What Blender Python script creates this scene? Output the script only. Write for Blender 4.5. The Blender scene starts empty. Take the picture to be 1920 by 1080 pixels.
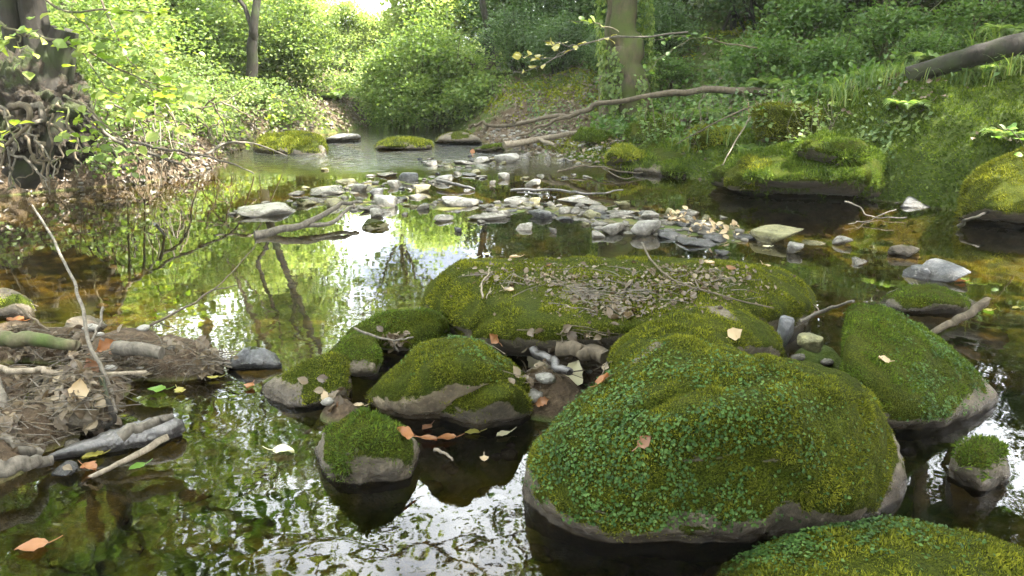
import bpy, bmesh, math, random
import numpy as np
from mathutils import Vector
from mathutils.bvhtree import BVHTree
R = math.radians
scene = bpy.context.scene
COL = scene.collection

# ------------------------------------------------------------------ camera
CAM_H = 1.2
PITCH = math.atan(450 / 1493.0)
cd = bpy.data.cameras.new('camera'); cam = bpy.data.objects.new('camera', cd); COL.objects.link(cam)
cam.location = (0, 0, CAM_H); cam.rotation_euler = (math.pi / 2 - PITCH, 0, 0)
cd.sensor_width = 36; cd.lens = 28.0; cd.clip_start = 0.02; cd.clip_end = 600
cd.dof.use_dof = False
scene.camera = cam

# ------------------------------------------------------------------ world, sun, exposure
SUN_EL, SUN_AZ = R(58), R(92)          # azimuth from +Y towards +X
world = bpy.data.worlds.new("World"); scene.world = world; world.use_nodes = True
wn = world.node_tree; wn.nodes.clear()
sky = wn.nodes.new('ShaderNodeTexSky'); sky.sky_type = 'NISHITA'; sky.sun_disc = False
sky.sun_elevation = SUN_EL; sky.sun_rotation = SUN_AZ
sky.air_density = .7; sky.dust_density = 10.0; sky.ozone_density = 0.3
bg = wn.nodes.new('ShaderNodeBackground'); bg.inputs[1].default_value = 0.15
wo = wn.nodes.new('ShaderNodeOutputWorld')
tcw = wn.nodes.new('ShaderNodeTexCoord'); cn = wn.nodes.new('ShaderNodeTexNoise'); cn.inputs['Scale'].default_value = 3.2; cn.inputs['Detail'].default_value = 6
wn.links.new(tcw.outputs['Generated'], cn.inputs['Vector'])
cr = wn.nodes.new('ShaderNodeValToRGB'); cr.color_ramp.elements[0].position = .36; cr.color_ramp.elements[1].position = .56
wn.links.new(cn.outputs[0], cr.inputs[0])
cm = wn.nodes.new('ShaderNodeMix'); cm.data_type = 'RGBA'; wn.links.new(cr.outputs[0], cm.inputs[0]); wn.links.new(sky.outputs[0], cm.inputs[6]); cm.inputs[7].default_value = (9.0, 9.4, 9.6, 1)   # bright cloud added to whiten and brighten the sky and its reflections
wn.links.new(cm.outputs[2], bg.inputs[0]); wn.links.new(bg.outputs[0], wo.inputs[0])
sl = bpy.data.lights.new('sun', 'SUN'); sl.energy = 5.0; sl.angle = R(0.5); sl.color = (1.0, 0.95, 0.84)
sun = bpy.data.objects.new('sun', sl); COL.objects.link(sun)
sd = Vector((math.sin(SUN_AZ) * math.cos(SUN_EL), math.cos(SUN_AZ) * math.cos(SUN_EL), math.sin(SUN_EL)))
sun.rotation_euler = sd.to_track_quat('Z', 'Y').to_euler(); sun.location = sd * 40
scene.view_settings.view_transform = 'Standard'; scene.view_settings.look = 'None'
scene.view_settings.exposure = 3.15; scene.view_settings.gamma = 1.0
scene.view_settings.use_curve_mapping = False
scene.cycles.max_bounces = 7; scene.cycles.diffuse_bounces = 3; scene.cycles.glossy_bounces = 3
scene.cycles.transmission_bounces = 5; scene.cycles.transparent_max_bounces = 8
scene.cycles.sample_clamp_indirect = 6.0; scene.cycles.caustics_reflective = False
scene.cycles.caustics_refractive = False; scene.cycles.volume_bounces = 1

# ------------------------------------------------------------------ helpers: pixels of the 1920 photo to places
F = 1493.33
cp, sp_ = math.cos(PITCH), math.sin(PITCH)
def ray(px, py):
    a, b = (px - 960) / F, (540 - py) / F
    return np.array([a, cp + b * sp_, -sp_ + b * cp])
def at(px, py, z=0.0):
    d = ray(px, py); t = (z - CAM_H) / d[2]
    return np.array([d[0] * t, d[1] * t, z])
def atD(px, py, D):
    d = ray(px, py); t = D / d[1]
    return np.array([d[0] * t, D, CAM_H + d[2] * t])
def depth_of(p): return p[1] * cp + (CAM_H - p[2]) * sp_

# ------------------------------------------------------------------ numpy noise
def _h(ix, iy, iz, s):
    n = (ix * 374761393 + iy * 668265263 + iz * 2147483647 + s * 1274126177) & 0xffffffff
    n = ((n ^ (n >> 13)) * 1274126177) & 0xffffffff
    n = ((n ^ (n >> 16)) * 2246822519) & 0xffffffff
    return ((n ^ (n >> 15)) & 0xffff) / 32767.5 - 1.0
def vnoise(P, s=0):
    P = np.asarray(P, float); i = np.floor(P).astype(np.int64); f = P - i
    u = f * f * f * (f * (f * 6 - 15) + 10); x, y, z = i[:, 0], i[:, 1], i[:, 2]; r = 0
    for dx in (0, 1):
        wx = u[:, 0] if dx else 1 - u[:, 0]
        for dy in (0, 1):
            wy = u[:, 1] if dy else 1 - u[:, 1]
            for dz in (0, 1):
                wz = u[:, 2] if dz else 1 - u[:, 2]
                r = r + wx * wy * wz * _h(x + dx, y + dy, z + dz, s)
    return r
def fbm(P, s=0, o=4, g=0.5):
    P = np.asarray(P, float); r = 0; a = 1; t = 0
    for k in range(o):
        r = r + a * vnoise(P * (2.03 ** k) + k * 17.3, s + k); t += a; a *= g
    return r / t
def n2(x, y, f, s=0, o=3):
    return fbm(np.stack([np.ravel(x) * f, np.ravel(y) * f, np.zeros(np.size(x))], 1), s, o).reshape(np.shape(x))

# ------------------------------------------------------------------ mesh building
class MB:
    def __init__(s): s.v = []; s.f = []; s.n = 0
    def add(s, v, f):
        v = np.asarray(v, float).reshape(-1, 3); s.v.append(v); s.f.append(np.asarray(f, np.int64) + s.n); s.n += len(v)
    def mesh(s, name, mat, smooth=True, attr=None):
        me = bpy.data.meshes.new(name); v = np.concatenate(s.v)
        loops = np.concatenate([f.ravel() for f in s.f])
        tot = np.concatenate([np.full(len(f), f.shape[1]) for f in s.f])
        st = np.concatenate([[0], np.cumsum(tot)[:-1]])
        me.vertices.add(len(v)); me.vertices.foreach_set('co', v.astype(np.float32).ravel())
        me.loops.add(len(loops)); me.loops.foreach_set('vertex_index', loops.astype(np.int32))
        me.polygons.add(len(tot)); me.polygons.foreach_set('loop_start', st.astype(np.int32))
        me.update(calc_edges=True)
        me.polygons.foreach_set('use_smooth', np.full(len(tot), smooth))
        for k, a in (attr or {}).items():
            at_ = me.attributes.new(k, 'FLOAT', 'POINT'); at_.data.foreach_set('value', np.asarray(a, np.float32))
        if mat: me.materials.append(mat)
        return me
    def build(s, name, mat, parent=None, smooth=True, attr=None):
        return link(name, s.mesh(name, mat, smooth, attr), parent)
def link(name, me, parent=None, loc=None):
    o = bpy.data.objects.new(name, me); COL.objects.link(o)
    if parent: o.parent = parent
    if loc is not None: o.location = loc
    return o
def tag(o, label=None, cat=None, group=None, kind=None):
    if label: o['label'] = label
    if cat: o['category'] = cat
    if group: o['group'] = group
    if kind: o['kind'] = kind
    return o
def empty(name, loc, label, cat, group=None):
    o = bpy.data.objects.new(name, None); COL.objects.link(o); o.location = loc; o.empty_display_size = .1
    return tag(o, label, cat, group)
def dup(root, loc, rz, sc, label=None, group=None):
    r = root.copy(); COL.objects.link(r); r.location = loc; r.rotation_euler = (0, 0, rz); r.scale = sc
    if label: r['label'] = label
    if group: r['group'] = group
    for ch in list(root.children):
        c = ch.copy(); COL.objects.link(c); c.parent = r
        for g in list(ch.children):
            d = g.copy(); COL.objects.link(d); d.parent = c
    return r

def smooth_path(P, n):
    P = np.asarray(P, float)
    if len(P) < 3:
        t = np.linspace(0, 1, n)[:, None]; return P[0] * (1 - t) + P[-1] * t
    Q = np.vstack([2 * P[0] - P[1], P, 2 * P[-1] - P[-2]]); out = []
    seg = len(P) - 1
    for u in np.linspace(0, seg - 1e-6, n):
        k = int(u); t = u - k; a, b, c, d = Q[k:k + 4]
        out.append(.5 * ((2 * b) + (-a + c) * t + (2 * a - 5 * b + 4 * c - d) * t * t + (-a + 3 * b - 3 * c + d) * t ** 3))
    return np.array(out)
def tube(mb, P, r0, r1, n=None, segs=7, wob=0.0, rough=0.12, seed=0, power=1.0, cap=True):
    n = n or max(4, 3 * len(P)); P = smooth_path(P, n)
    rr = r0 + (r1 - r0) * np.linspace(0, 1, n) ** power
    if wob: P = P + wob * np.stack([vnoise(np.c_[np.linspace(0, n * .45, n), np.full(n, k * 7.7 + seed), np.zeros(n)], seed + k) for k in range(3)], 1) * np.minimum(1, np.arange(n) / 2)[:, None]
    T = np.gradient(P, axis=0); T /= np.linalg.norm(T, axis=1)[:, None] + 1e-9
    u = np.cross(T[0], [0.3, 0.2, 0.93]); u /= np.linalg.norm(u) + 1e-9
    ang = np.arange(segs) / segs * 2 * np.pi; V = []
    for i in range(n):
        u = u - T[i] * u.dot(T[i]); u /= np.linalg.norm(u) + 1e-9; w = np.cross(T[i], u)
        V.append(P[i] + rr[i] * (np.cos(ang)[:, None] * u + np.sin(ang)[:, None] * w))
    V = np.array(V)
    if rough:
        q = V.reshape(-1, 3); Ls = np.concatenate([[0], np.cumsum(np.linalg.norm(np.diff(P, axis=0), axis=1))]) / max(r0, .004); A1 = np.tile(ang, n); Ln = np.repeat(Ls, segs)
        nn = (.7 * vnoise(np.stack([np.cos(A1) * 1.6, np.sin(A1) * 1.6, Ln * .07 + seed * 3.1], 1), seed) + .5 * vnoise(np.stack([np.cos(A1) * 3.6, np.sin(A1) * 3.6, Ln * .12 + seed], 1), seed + 4)).reshape(n, segs)
        V = P[:, None] + (V - P[:, None]) * (1 + rough * nn)[:, :, None]
    idx = np.arange(n * segs).reshape(n, segs); a = idx[:-1]; b = idx[1:]
    f = np.stack([a, np.roll(a, -1, 1), np.roll(b, -1, 1), b], -1).reshape(-1, 4)
    V = V.reshape(-1, 3); base = mb.n
    mb.add(V, f)
    if cap:
        mb.add(np.vstack([V[:segs], P[0]]), [[segs, (k + 1) % segs, k] for k in range(segs)])
        mb.add(np.vstack([V[-segs:], P[-1]]), [[segs, k, (k + 1) % segs] for k in range(segs)])
    return P

TPL = {
 'diamond': (np.array([[0, 0, 0], [.42, .5, .1], [0, 1, -.05], [-.42, .5, .1]]), np.array([[0, 1, 2], [0, 2, 3]])),
 'oval': (np.array([[0, 0, 0], [.27, .22, .07], [.36, .5, .1], [.2, .8, .05], [0, 1, -.1], [-.2, .8, .05], [-.36, .5, .1], [-.27, .22, .07], [0, .3, .02], [0, .65, .0]]),
          np.array([[0, 1, 8], [1, 2, 8], [2, 9, 8], [2, 3, 9], [3, 4, 9], [4, 5, 9], [5, 6, 9], [6, 8, 9], [6, 7, 8], [7, 0, 8]])),
 'disc': (np.array([[0, 0, 0], [.45, .15, .08], [.5, .6, .12], [0, 1, .02], [-.5, .6, .12], [-.45, .15, .08]]), np.array([[0, 1, 2], [0, 2, 3], [0, 3, 4], [0, 4, 5]])),
 'blade': (np.array([[-.5, 0, 0], [.5, 0, 0], [-.32, .55, .05], [.32, .55, .05], [0, 1, .3]]), np.array([[0, 1, 3], [0, 3, 2], [2, 3, 4]])),
}
def leaves(mb, P, N, U, S, kind='diamond', aspect=1.0):
    """leaf shapes at P, face normal N, axis U, length S"""
    tv, tf = TPL[kind]; n = len(P)
    N = N / (np.linalg.norm(N, axis=1)[:, None] + 1e-9)
    U = U - N * (U * N).sum(1)[:, None]; U = U / (np.linalg.norm(U, axis=1)[:, None] + 1e-9); W = np.cross(N, U)
    S = np.broadcast_to(S, (n,)); A = np.broadcast_to(aspect, (n,))
    V = P[:, None] + S[:, None, None] * (tv[None, :, 0:1] * A[:, None, None] * W[:, None] + tv[None, :, 1:2] * U[:, None] + tv[None, :, 2:3] * N[:, None])
    f = tf[None] + (np.arange(n) * len(tv))[:, None, None]
    mb.add(V.reshape(-1, 3), f.reshape(-1, 3))

# ------------------------------------------------------------------ materials
def newmat(name):
    m = bpy.data.materials.new(name); m.use_nodes = True; m.node_tree.nodes.clear(); return m, m.node_tree
def N_(t, typ, **kw):
    n = t.nodes.new(typ)
    for k, v in kw.items():
        if k.startswith('i_'):
            key = k[2:]; key = int(key) if key.isdigit() else key; n.inputs[key].default_value = v
        else: setattr(n, k, v)
    return n
def ramp(t, fac, stops):
    r = t.nodes.new('ShaderNodeValToRGB'); e = r.color_ramp.elements
    while len(e) < len(stops): e.new(0.5)
    for i, (p, c) in enumerate(stops):
        e[i].position = p; e[i].color = (c[0], c[1], c[2], 1) if not np.isscalar(c) else (c, c, c, 1)
    t.links.new(fac, r.inputs[0]); return r.outputs[0]
def noise(t, vec, scale, detail=4, rough=.55, dist=0.0):
    n = N_(t, 'ShaderNodeTexNoise'); n.inputs['Scale'].default_value = scale; n.inputs['Detail'].default_value = detail
    n.inputs['Roughness'].default_value = rough; n.inputs['Distortion'].default_value = dist
    if vec is not None: t.links.new(vec, n.inputs['Vector'])
    return n.outputs[0]
def mixc(t, fac, a, b, mode='MIX'):
    m = N_(t, 'ShaderNodeMix', data_type='RGBA', blend_type=mode)
    for s, v in ((m.inputs[0], fac), (m.inputs[6], a), (m.inputs[7], b)):
        if hasattr(v, 'links'): t.links.new(v, s)
        else: s.default_value = v if np.isscalar(v) else (v[0], v[1], v[2], 1)
    return m.outputs[2]
def mth(t, op, a, b=0.0, clamp=False):
    m = N_(t, 'ShaderNodeMath', operation=op, use_clamp=clamp)
    for s, v in ((m.inputs[0], a), (m.inputs[1], b)):
        if hasattr(v, 'links'): t.links.new(v, s)
        else: s.default_value = v
    return m.outputs[0]
def pos(t): return N_(t, 'ShaderNodeNewGeometry').outputs['Position']

def leafmat(name, cols, trans=0.45, tcol=None, rough=.45, patch=1.2, spec=.35, soft=0.25):
    m, t = newmat(name); g = N_(t, 'ShaderNodeNewGeometry'); tc = N_(t, 'ShaderNodeTexCoord')
    stops = [(i / max(1, len(cols) - 1), c) for i, c in enumerate(cols)]
    f = mth(t, 'ADD', mth(t, 'MULTIPLY', g.outputs['Random Per Island'], .62), mth(t, 'MULTIPLY', mth(t, 'SUBTRACT', noise(t, tc.outputs['Object'], patch, 3), .30), .95), True)
    c = ramp(t, f, stops)
    p = N_(t, 'ShaderNodeBsdfPrincipled'); p.inputs['Roughness'].default_value = rough; p.inputs['Specular IOR Level'].default_value = spec
    t.links.new(c, p.inputs['Base Color'])
    out = N_(t, 'ShaderNodeOutputMaterial')
    if trans > 0:
        tr = N_(t, 'ShaderNodeBsdfTranslucent')
        t.links.new(mixc(t, 1.0, c, tcol or (1.7, 1.7, 1.0), 'MULTIPLY'), tr.inputs[0])
        mx = N_(t, 'ShaderNodeMixShader'); mx.inputs[0].default_value = trans
        t.links.new(p.outputs[0], mx.inputs[1]); t.links.new(tr.outputs[0], mx.inputs[2]); t.links.new(mx.outputs[0], out.inputs[0])
    else: t.links.new(p.outputs[0], out.inputs[0])
    return m
def barkmat(name, c1, c2, moss=None, scale=30, rough=.85, mossamt=.5, spec=.3):
    m, t = newmat(name); tc = N_(t, 'ShaderNodeTexCoord'); o = tc.outputs['Object']
    mp = N_(t, 'ShaderNodeMapping'); mp.inputs['Scale'].default_value = (1, 1, .35); t.links.new(o, mp.inputs[0])
    n1 = noise(t, mp.outputs[0], scale, 6, .65, .4)
    c = ramp(t, n1, [(.3, c1), (.7, c2)])
    if moss is not None:
        k = ramp(t, noise(t, o, 5, 4), [(mossamt - .12, 0.0), (mossamt + .12, 1.0)])
        c = mixc(t, k, c, mixc(t, noise(t, o, 60, 3), moss, tuple(x * 1.7 for x in moss)))
    p = N_(t, 'ShaderNodeBsdfPrincipled'); p.inputs['Roughness'].default_value = rough; p.inputs['Specular IOR Level'].default_value = spec
    b = N_(t, 'ShaderNodeBump'); b.inputs['Strength'].default_value = .7; b.inputs['Distance'].default_value = .01
    t.links.new(n1, b.inputs['Height']); t.links.new(b.outputs[0], p.inputs['Normal']); t.links.new(c, p.inputs['Base Color'])
    t.links.new(p.outputs[0], N_(t, 'ShaderNodeOutputMaterial').inputs[0]); return m
def rockmat(name, c1, c2, moss=(.035, .05, .006), rough=.75, wet=True):
    """rock with lichen and mineral blotches, moss by the mesh's own 'moss' attribute, glossy wet stone by the water line"""
    m, t = newmat(name); tc = N_(t, 'ShaderNodeTexCoord'); o = tc.outputs['Object']; z = N_(t, 'ShaderNodeSeparateXYZ'); t.links.new(pos(t), z.inputs[0])
    n1 = noise(t, o, 14, 8, .65); n2_ = noise(t, o, 55, 5, .7)
    c = ramp(t, n1, [(.32, c1), (.5, tuple((a + b) / 2 for a, b in zip(c1, c2))), (.68, c2)])
    c = mixc(t, ramp(t, n2_, [(.55, 0.0), (.72, .55)]), c, tuple(min(.5, x * 1.7) for x in c2))
    at_ = N_(t, 'ShaderNodeAttribute', attribute_name='moss')
    mf = mth(t, 'ADD', at_.outputs['Fac'], mth(t, 'MULTIPLY', mth(t, 'SUBTRACT', noise(t, o, 70, 5, .7), .5), .9), True)
    mfr = ramp(t, mf, [(.42, 0.0), (.58, 1.0)])
    mc = ramp(t, noise(t, o, 9, 5, .6), [(.3, moss), (.55, (moss[0] * 1.6, moss[1] * 1.35, moss[2])), (.75, (moss[0] * 2.6, moss[1] * 1.9, moss[2] * 1.2))])
    mc = mixc(t, ramp(t, noise(t, o, 190, 3, .7), [(.35, 0.0), (.6, 1.0)]), mc, tuple(x * .25 for x in moss))
    c = mixc(t, mfr, c, mc)
    wetf = ramp(t, mth(t, 'ADD', z.outputs[2], mth(t, 'MULTIPLY', mth(t, 'SUBTRACT', noise(t, o, 20, 3), .5), .06)), [(.0, 1.0), (.03, 1.0), (.06, 0.0)]) if wet else None
    p = N_(t, 'ShaderNodeBsdfPrincipled'); p.inputs['Specular IOR Level'].default_value = .4
    if wet:
        c = mixc(t, wetf, c, mixc(t, 1.0, c, (.5, .47, .43), 'MULTIPLY'))
        rr = mixc(t, wetf, (rough,) * 3, (.22,) * 3); t.links.new(rr, p.inputs['Roughness'])
    else: p.inputs['Roughness'].default_value = rough
    t.links.new(mth(t, 'SUBTRACT', .4, mth(t, 'MULTIPLY', mfr, .36)), p.inputs['Specular IOR Level'])
    b = N_(t, 'ShaderNodeBump'); b.inputs['Strength'].default_value = .9; b.inputs['Distance'].default_value = .016
    hh = mth(t, 'ADD', mth(t, 'MULTIPLY', n1, .8), mth(t, 'MULTIPLY', noise(t, o, 120, 4, .7), .7))
    t.links.new(hh, b.inputs['Height']); t.links.new(b.outputs[0], p.inputs['Normal']); t.links.new(c, p.inputs['Base Color'])
    t.links.new(p.outputs[0], N_(t, 'ShaderNodeOutputMaterial').inputs[0]); return m

M = {}
M['moss_olive'] = leafmat('moss_olive', [(.019, .024, .004), (.055, .064, .007), (.115, .128, .012), (.215, .21, .02)], .25, patch=7, rough=.8, spec=.1)
M['moss_green'] = leafmat('moss_green', [(.014, .026, .005), (.038, .064, .009), (.075, .112, .013), (.13, .165, .02)], .25, patch=6, rough=.8, spec=.1)
M['moss_yellow'] = leafmat('moss_yellow', [(.05, .065, .008), (.11, .135, .015), (.18, .2, .025), (.26, .26, .04)], .3, patch=6, rough=.8, spec=.1)
M['moss_dark'] = leafmat('moss_dark', [(.008, .02, .006), (.018, .042, .012), (.035, .07, .018)], .2, patch=6, rough=.7, spec=.2)
M['liverwort'] = leafmat('liverwort', [(.008, .022, .005), (.02, .048, .009), (.04, .085, .016), (.085, .14, .035)], .2, patch=6, rough=.6, spec=.15)
M['rock'] = rockmat('rock_brown_grey', (.035, .028, .018), (.12, .10, .07))
M['rock_tan'] = rockmat('rock_tan', (.07, .055, .034), (.23, .185, .12))
M['rock_grey'] = rockmat('rock_grey', (.09, .087, .075), (.28, .27, .24), rough=.38)
M['rock_pale_glare'] = rockmat('rock_pale_glare', (.17, .165, .145), (.42, .41, .37), rough=.35)  # pale stone; sky glare on the bar is also lifted into the colour
M['rock_dark'] = rockmat('rock_dark', (.035, .037, .04), (.12, .125, .13), rough=.4)
M['rock_olive'] = rockmat('rock_olive', (.09, .085, .04), (.25, .24, .12), rough=.6)
M['bark'] = barkmat('bark_brown', (.035, .028, .018), (.13, .105, .07), (.035, .05, .012), mossamt=.56)
M['bark_moss'] = barkmat('bark_mossy', (.018, .014, .008), (.085, .065, .038), (.03, .04, .007), mossamt=.5, scale=22)
M['bark_dark'] = barkmat('bark_dark', (.006, .005, .004), (.022, .018, .013), (.014, .02, .005), mossamt=.6)
M['wood_grey'] = barkmat('wood_grey', (.035, .031, .024), (.135, .12, .095), scale=45)
M['wood_pale'] = barkmat('wood_pale', (.08, .066, .045), (.23, .195, .145), scale=50)
M['wood_brown'] = barkmat('wood_brown', (.03, .024, .016), (.105, .085, .056), scale=40)
M['wood_wet'] = barkmat('wood_wet', (.012, .011, .011), (.07, .065, .06), scale=40, rough=.32, spec=.6)
M['stem'] = barkmat('green_stem', (.04, .05, .018), (.12, .12, .05), scale=60)
M['leaf_sun_tint'] = leafmat('leaf_sun_tint', [(.045, .08, .02), (.085, .135, .032), (.135, .185, .05), (.22, .25, .08)], .5, patch=1.0)  # lighter green for sunlit foliage; sunlight put into the colour
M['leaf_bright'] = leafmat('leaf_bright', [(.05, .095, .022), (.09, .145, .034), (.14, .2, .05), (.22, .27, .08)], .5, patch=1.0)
M['leaf_sun_glow'] = leafmat('leaf_sun_glow', [(.13, .18, .06), (.2, .26, .09), (.28, .33, .13), (.38, .41, .2)], .5, patch=.9, tcol=(1.5, 1.6, .8))  # glow of the sunlit far end put into an over-pale leaf colour
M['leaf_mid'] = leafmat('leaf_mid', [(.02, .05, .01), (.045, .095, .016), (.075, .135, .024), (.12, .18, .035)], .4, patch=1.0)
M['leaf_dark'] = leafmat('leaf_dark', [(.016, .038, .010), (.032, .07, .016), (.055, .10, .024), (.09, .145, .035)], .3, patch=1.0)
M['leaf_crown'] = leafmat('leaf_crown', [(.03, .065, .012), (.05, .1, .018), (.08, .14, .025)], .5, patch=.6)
M['leaf_hazel'] = leafmat('leaf_hazel', [(.06, .11, .02), (.11, .17, .03), (.2, .25, .05), (.32, .33, .06)], .5, patch=1.5, tcol=(1.7, 1.8, .7), spec=.5)
M['grass'] = leafmat('grass_blades', [(.035, .07, .015), (.065, .115, .022), (.11, .16, .035), (.16, .17, .06)], .4, patch=2)
M['ivy'] = leafmat('ivy', [(.018, .045, .01), (.045, .09, .016), (.09, .14, .024), (.15, .18, .035)], .3, patch=2, spec=.5)
M['dead_mix'] = leafmat('dead_leaf_mix', [(.028, .019, .011), (.06, .044, .027), (.10, .077, .046), (.20, .165, .105)], .15, tcol=(1.3, 1, .7), patch=4)
M['dead_dark'] = leafmat('dead_leaf_dark', [(.025, .017, .010), (.05, .036, .022), (.085, .062, .038), (.15, .12, .08)], .1, tcol=(1.2, 1, .8), patch=4)
M['dead_orange'] = leafmat('dead_orange', [(.15, .06, .022), (.24, .11, .04)], .2, tcol=(1.5, 1, .6), patch=14)
M['dead_brown'] = leafmat('dead_brown', [(.11, .05, .025), (.19, .10, .05)], .15, tcol=(1.5, 1, .6), patch=14)
M['dead_tan'] = leafmat('dead_tan', [(.26, .19, .11), (.38, .30, .18)], .2, tcol=(1.3, 1.1, .7), patch=14)
M['dead_pale'] = leafmat('dead_pale', [(.45, .42, .28), (.6, .56, .36)], .2, tcol=(1.1, 1.1, .8), patch=14)
M['leaf_yellow'] = leafmat('leaf_yellow', [(.17, .16, .03), (.3, .27, .07)], .3, tcol=(1.3, 1.3, .5), patch=14)
M['leaf_green1'] = leafmat('leaf_fresh', [(.07, .16, .02), (.12, .22, .03)], .3, patch=14)

# --- ground: soil, litter colour and moss by noise; mud, algae and silt under the water line
def groundmat():
    m, t = newmat('ground_soil'); p_ = pos(t); z = N_(t, 'ShaderNodeSeparateXYZ'); t.links.new(p_, z.inputs[0])
    n1 = noise(t, p_, 3, 8, .65); n2_ = noise(t, p_, 35, 6, .7)
    soil = ramp(t, n2_, [(.3, (.035, .025, .015)), (.5, (.06, .042, .025)), (.7, (.13, .095, .06))])
    moss = ramp(t, noise(t, p_, 18, 5, .7), [(.3, (.02, .035, .006)), (.6, (.06, .085, .012)), (.75, (.11, .13, .02))])
    at_ = N_(t, 'ShaderNodeAttribute', attribute_name='moss')
    k = ramp(t, mth(t, 'ADD', at_.outputs['Fac'], mth(t, 'MULTIPLY', mth(t, 'SUBTRACT', n1, .5), 1.2)), [(.42, 0.0), (.58, 1.0)])
    land = mixc(t, k, soil, moss)
    bed = ramp(t, noise(t, p_, 7, 8, .7, .6), [(.3, (.018, .016, .006)), (.45, (.06, .055, .018)), (.6, (.13, .11, .035)), (.75, (.24, .21, .10))])
    bed = mixc(t, ramp(t, noise(t, p_, 1.6, 5, .6), [(.45, 0.0), (.6, .8)]), bed, (.05, .085, .015))
    bed = mixc(t, ramp(t, n2_, [(.55, 0.0), (.7, .4)]), bed, (.2, .17, .10))
    uw = ramp(t, z.outputs[2], [(0.0, 1.0), (.02, 0.0)])
    c = mixc(t, uw, land, bed)
    p = N_(t, 'ShaderNodeBsdfPrincipled'); p.inputs['Roughness'].default_value = .85; p.inputs['Specular IOR Level'].default_value = .2
    b = N_(t, 'ShaderNodeBump'); b.inputs['Strength'].default_value = 1; b.inputs['Distance'].default_value = .03
    t.links.new(n2_, b.inputs['Height']); t.links.new(b.outputs[0], p.inputs['Normal']); t.links.new(c, p.inputs['Base Color'])
    t.links.new(p.outputs[0], N_(t, 'ShaderNodeOutputMaterial').inputs[0]); return m
M['ground'] = groundmat()
def soilmat():
    m, t = newmat('dark_root_soil'); p_ = pos(t); n1 = noise(t, p_, 24, 8, .75)
    c = ramp(t, n1, [(.35, (.012, .008, .005)), (.55, (.035, .025, .015)), (.7, (.09, .065, .035))])
    c = mixc(t, ramp(t, noise(t, p_, 5, 4), [(.52, 0.0), (.62, .8)]), c, (.035, .05, .01))
    p = N_(t, 'ShaderNodeBsdfPrincipled'); p.inputs['Roughness'].default_value = .95
    b = N_(t, 'ShaderNodeBump'); b.inputs['Distance'].default_value = .05
    t.links.new(n1, b.inputs['Height']); t.links.new(b.outputs[0], p.inputs['Normal']); t.links.new(c, p.inputs['Base Color'])
    t.links.new(p.outputs[0], N_(t, 'ShaderNodeOutputMaterial').inputs[0]); return m
M['soil'] = soilmat()
def watermat():
    m, t = newmat('stream_water'); p_ = pos(t); z = N_(t, 'ShaderNodeSeparateXYZ'); t.links.new(p_, z.inputs[0])
    a = noise(t, p_, 5, 1, .4, .6); b_ = noise(t, p_, 12, 1, .4, .5); c = noise(t, p_, 60, 2, .5, .3)
    far = N_(t, 'ShaderNodeMapRange', interpolation_type='SMOOTHSTEP'); t.links.new(z.outputs[1], far.inputs[0])
    far.inputs[1].default_value = 7.6; far.inputs[2].default_value = 9.5
    near = N_(t, 'ShaderNodeMapRange', interpolation_type='SMOOTHSTEP'); t.links.new(z.outputs[1], near.inputs[0])
    near.inputs[1].default_value = 4.6; near.inputs[2].default_value = 2.2; near.inputs[3].default_value = .32; near.inputs[4].default_value = 1.0
    h = mth(t, 'ADD', mth(t, 'MULTIPLY', a, .0017), mth(t, 'ADD', mth(t, 'MULTIPLY', b_, .0004), mth(t, 'MULTIPLY', c, .00003)))
    h = mth(t, 'MULTIPLY', h, near.outputs[0])
    h = mth(t, 'ADD', h, mth(t, 'MULTIPLY', mth(t, 'MULTIPLY', noise(t, p_, 9, 4, .65, .5), .035), far.outputs[0]))
    b = N_(t, 'ShaderNodeBump'); b.inputs['Strength'].default_value = 1; b.inputs['Distance'].default_value = 1.0
    t.links.new(h, b.inputs['Height'])
    fr = N_(t, 'ShaderNodeFresnel'); fr.inputs[0].default_value = 1.33; t.links.new(b.outputs[0], fr.inputs[1])
    tr = N_(t, 'ShaderNodeBsdfTransparent'); tr.inputs[0].default_value = (.55, .46, .25, 1)
    gl = N_(t, 'ShaderNodeBsdfGlossy'); gl.inputs['Roughness'].default_value = .015; gl.inputs[0].default_value = (1, 1, 1, 1)
    t.links.new(b.outputs[0], gl.inputs['Normal'])
    mx = N_(t, 'ShaderNodeMixShader')
    t.links.new(mth(t, 'ADD', mth(t, 'MULTIPLY', fr.outputs[0], 1.55), .0, True), mx.inputs[0]); t.links.new(tr.outputs[0], mx.inputs[1]); t.links.new(gl.outputs[0], mx.inputs[2])
    t.links.new(mx.outputs[0], N_(t, 'ShaderNodeOutputMaterial').inputs[0]); return m
M['water'] = watermat()

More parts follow.
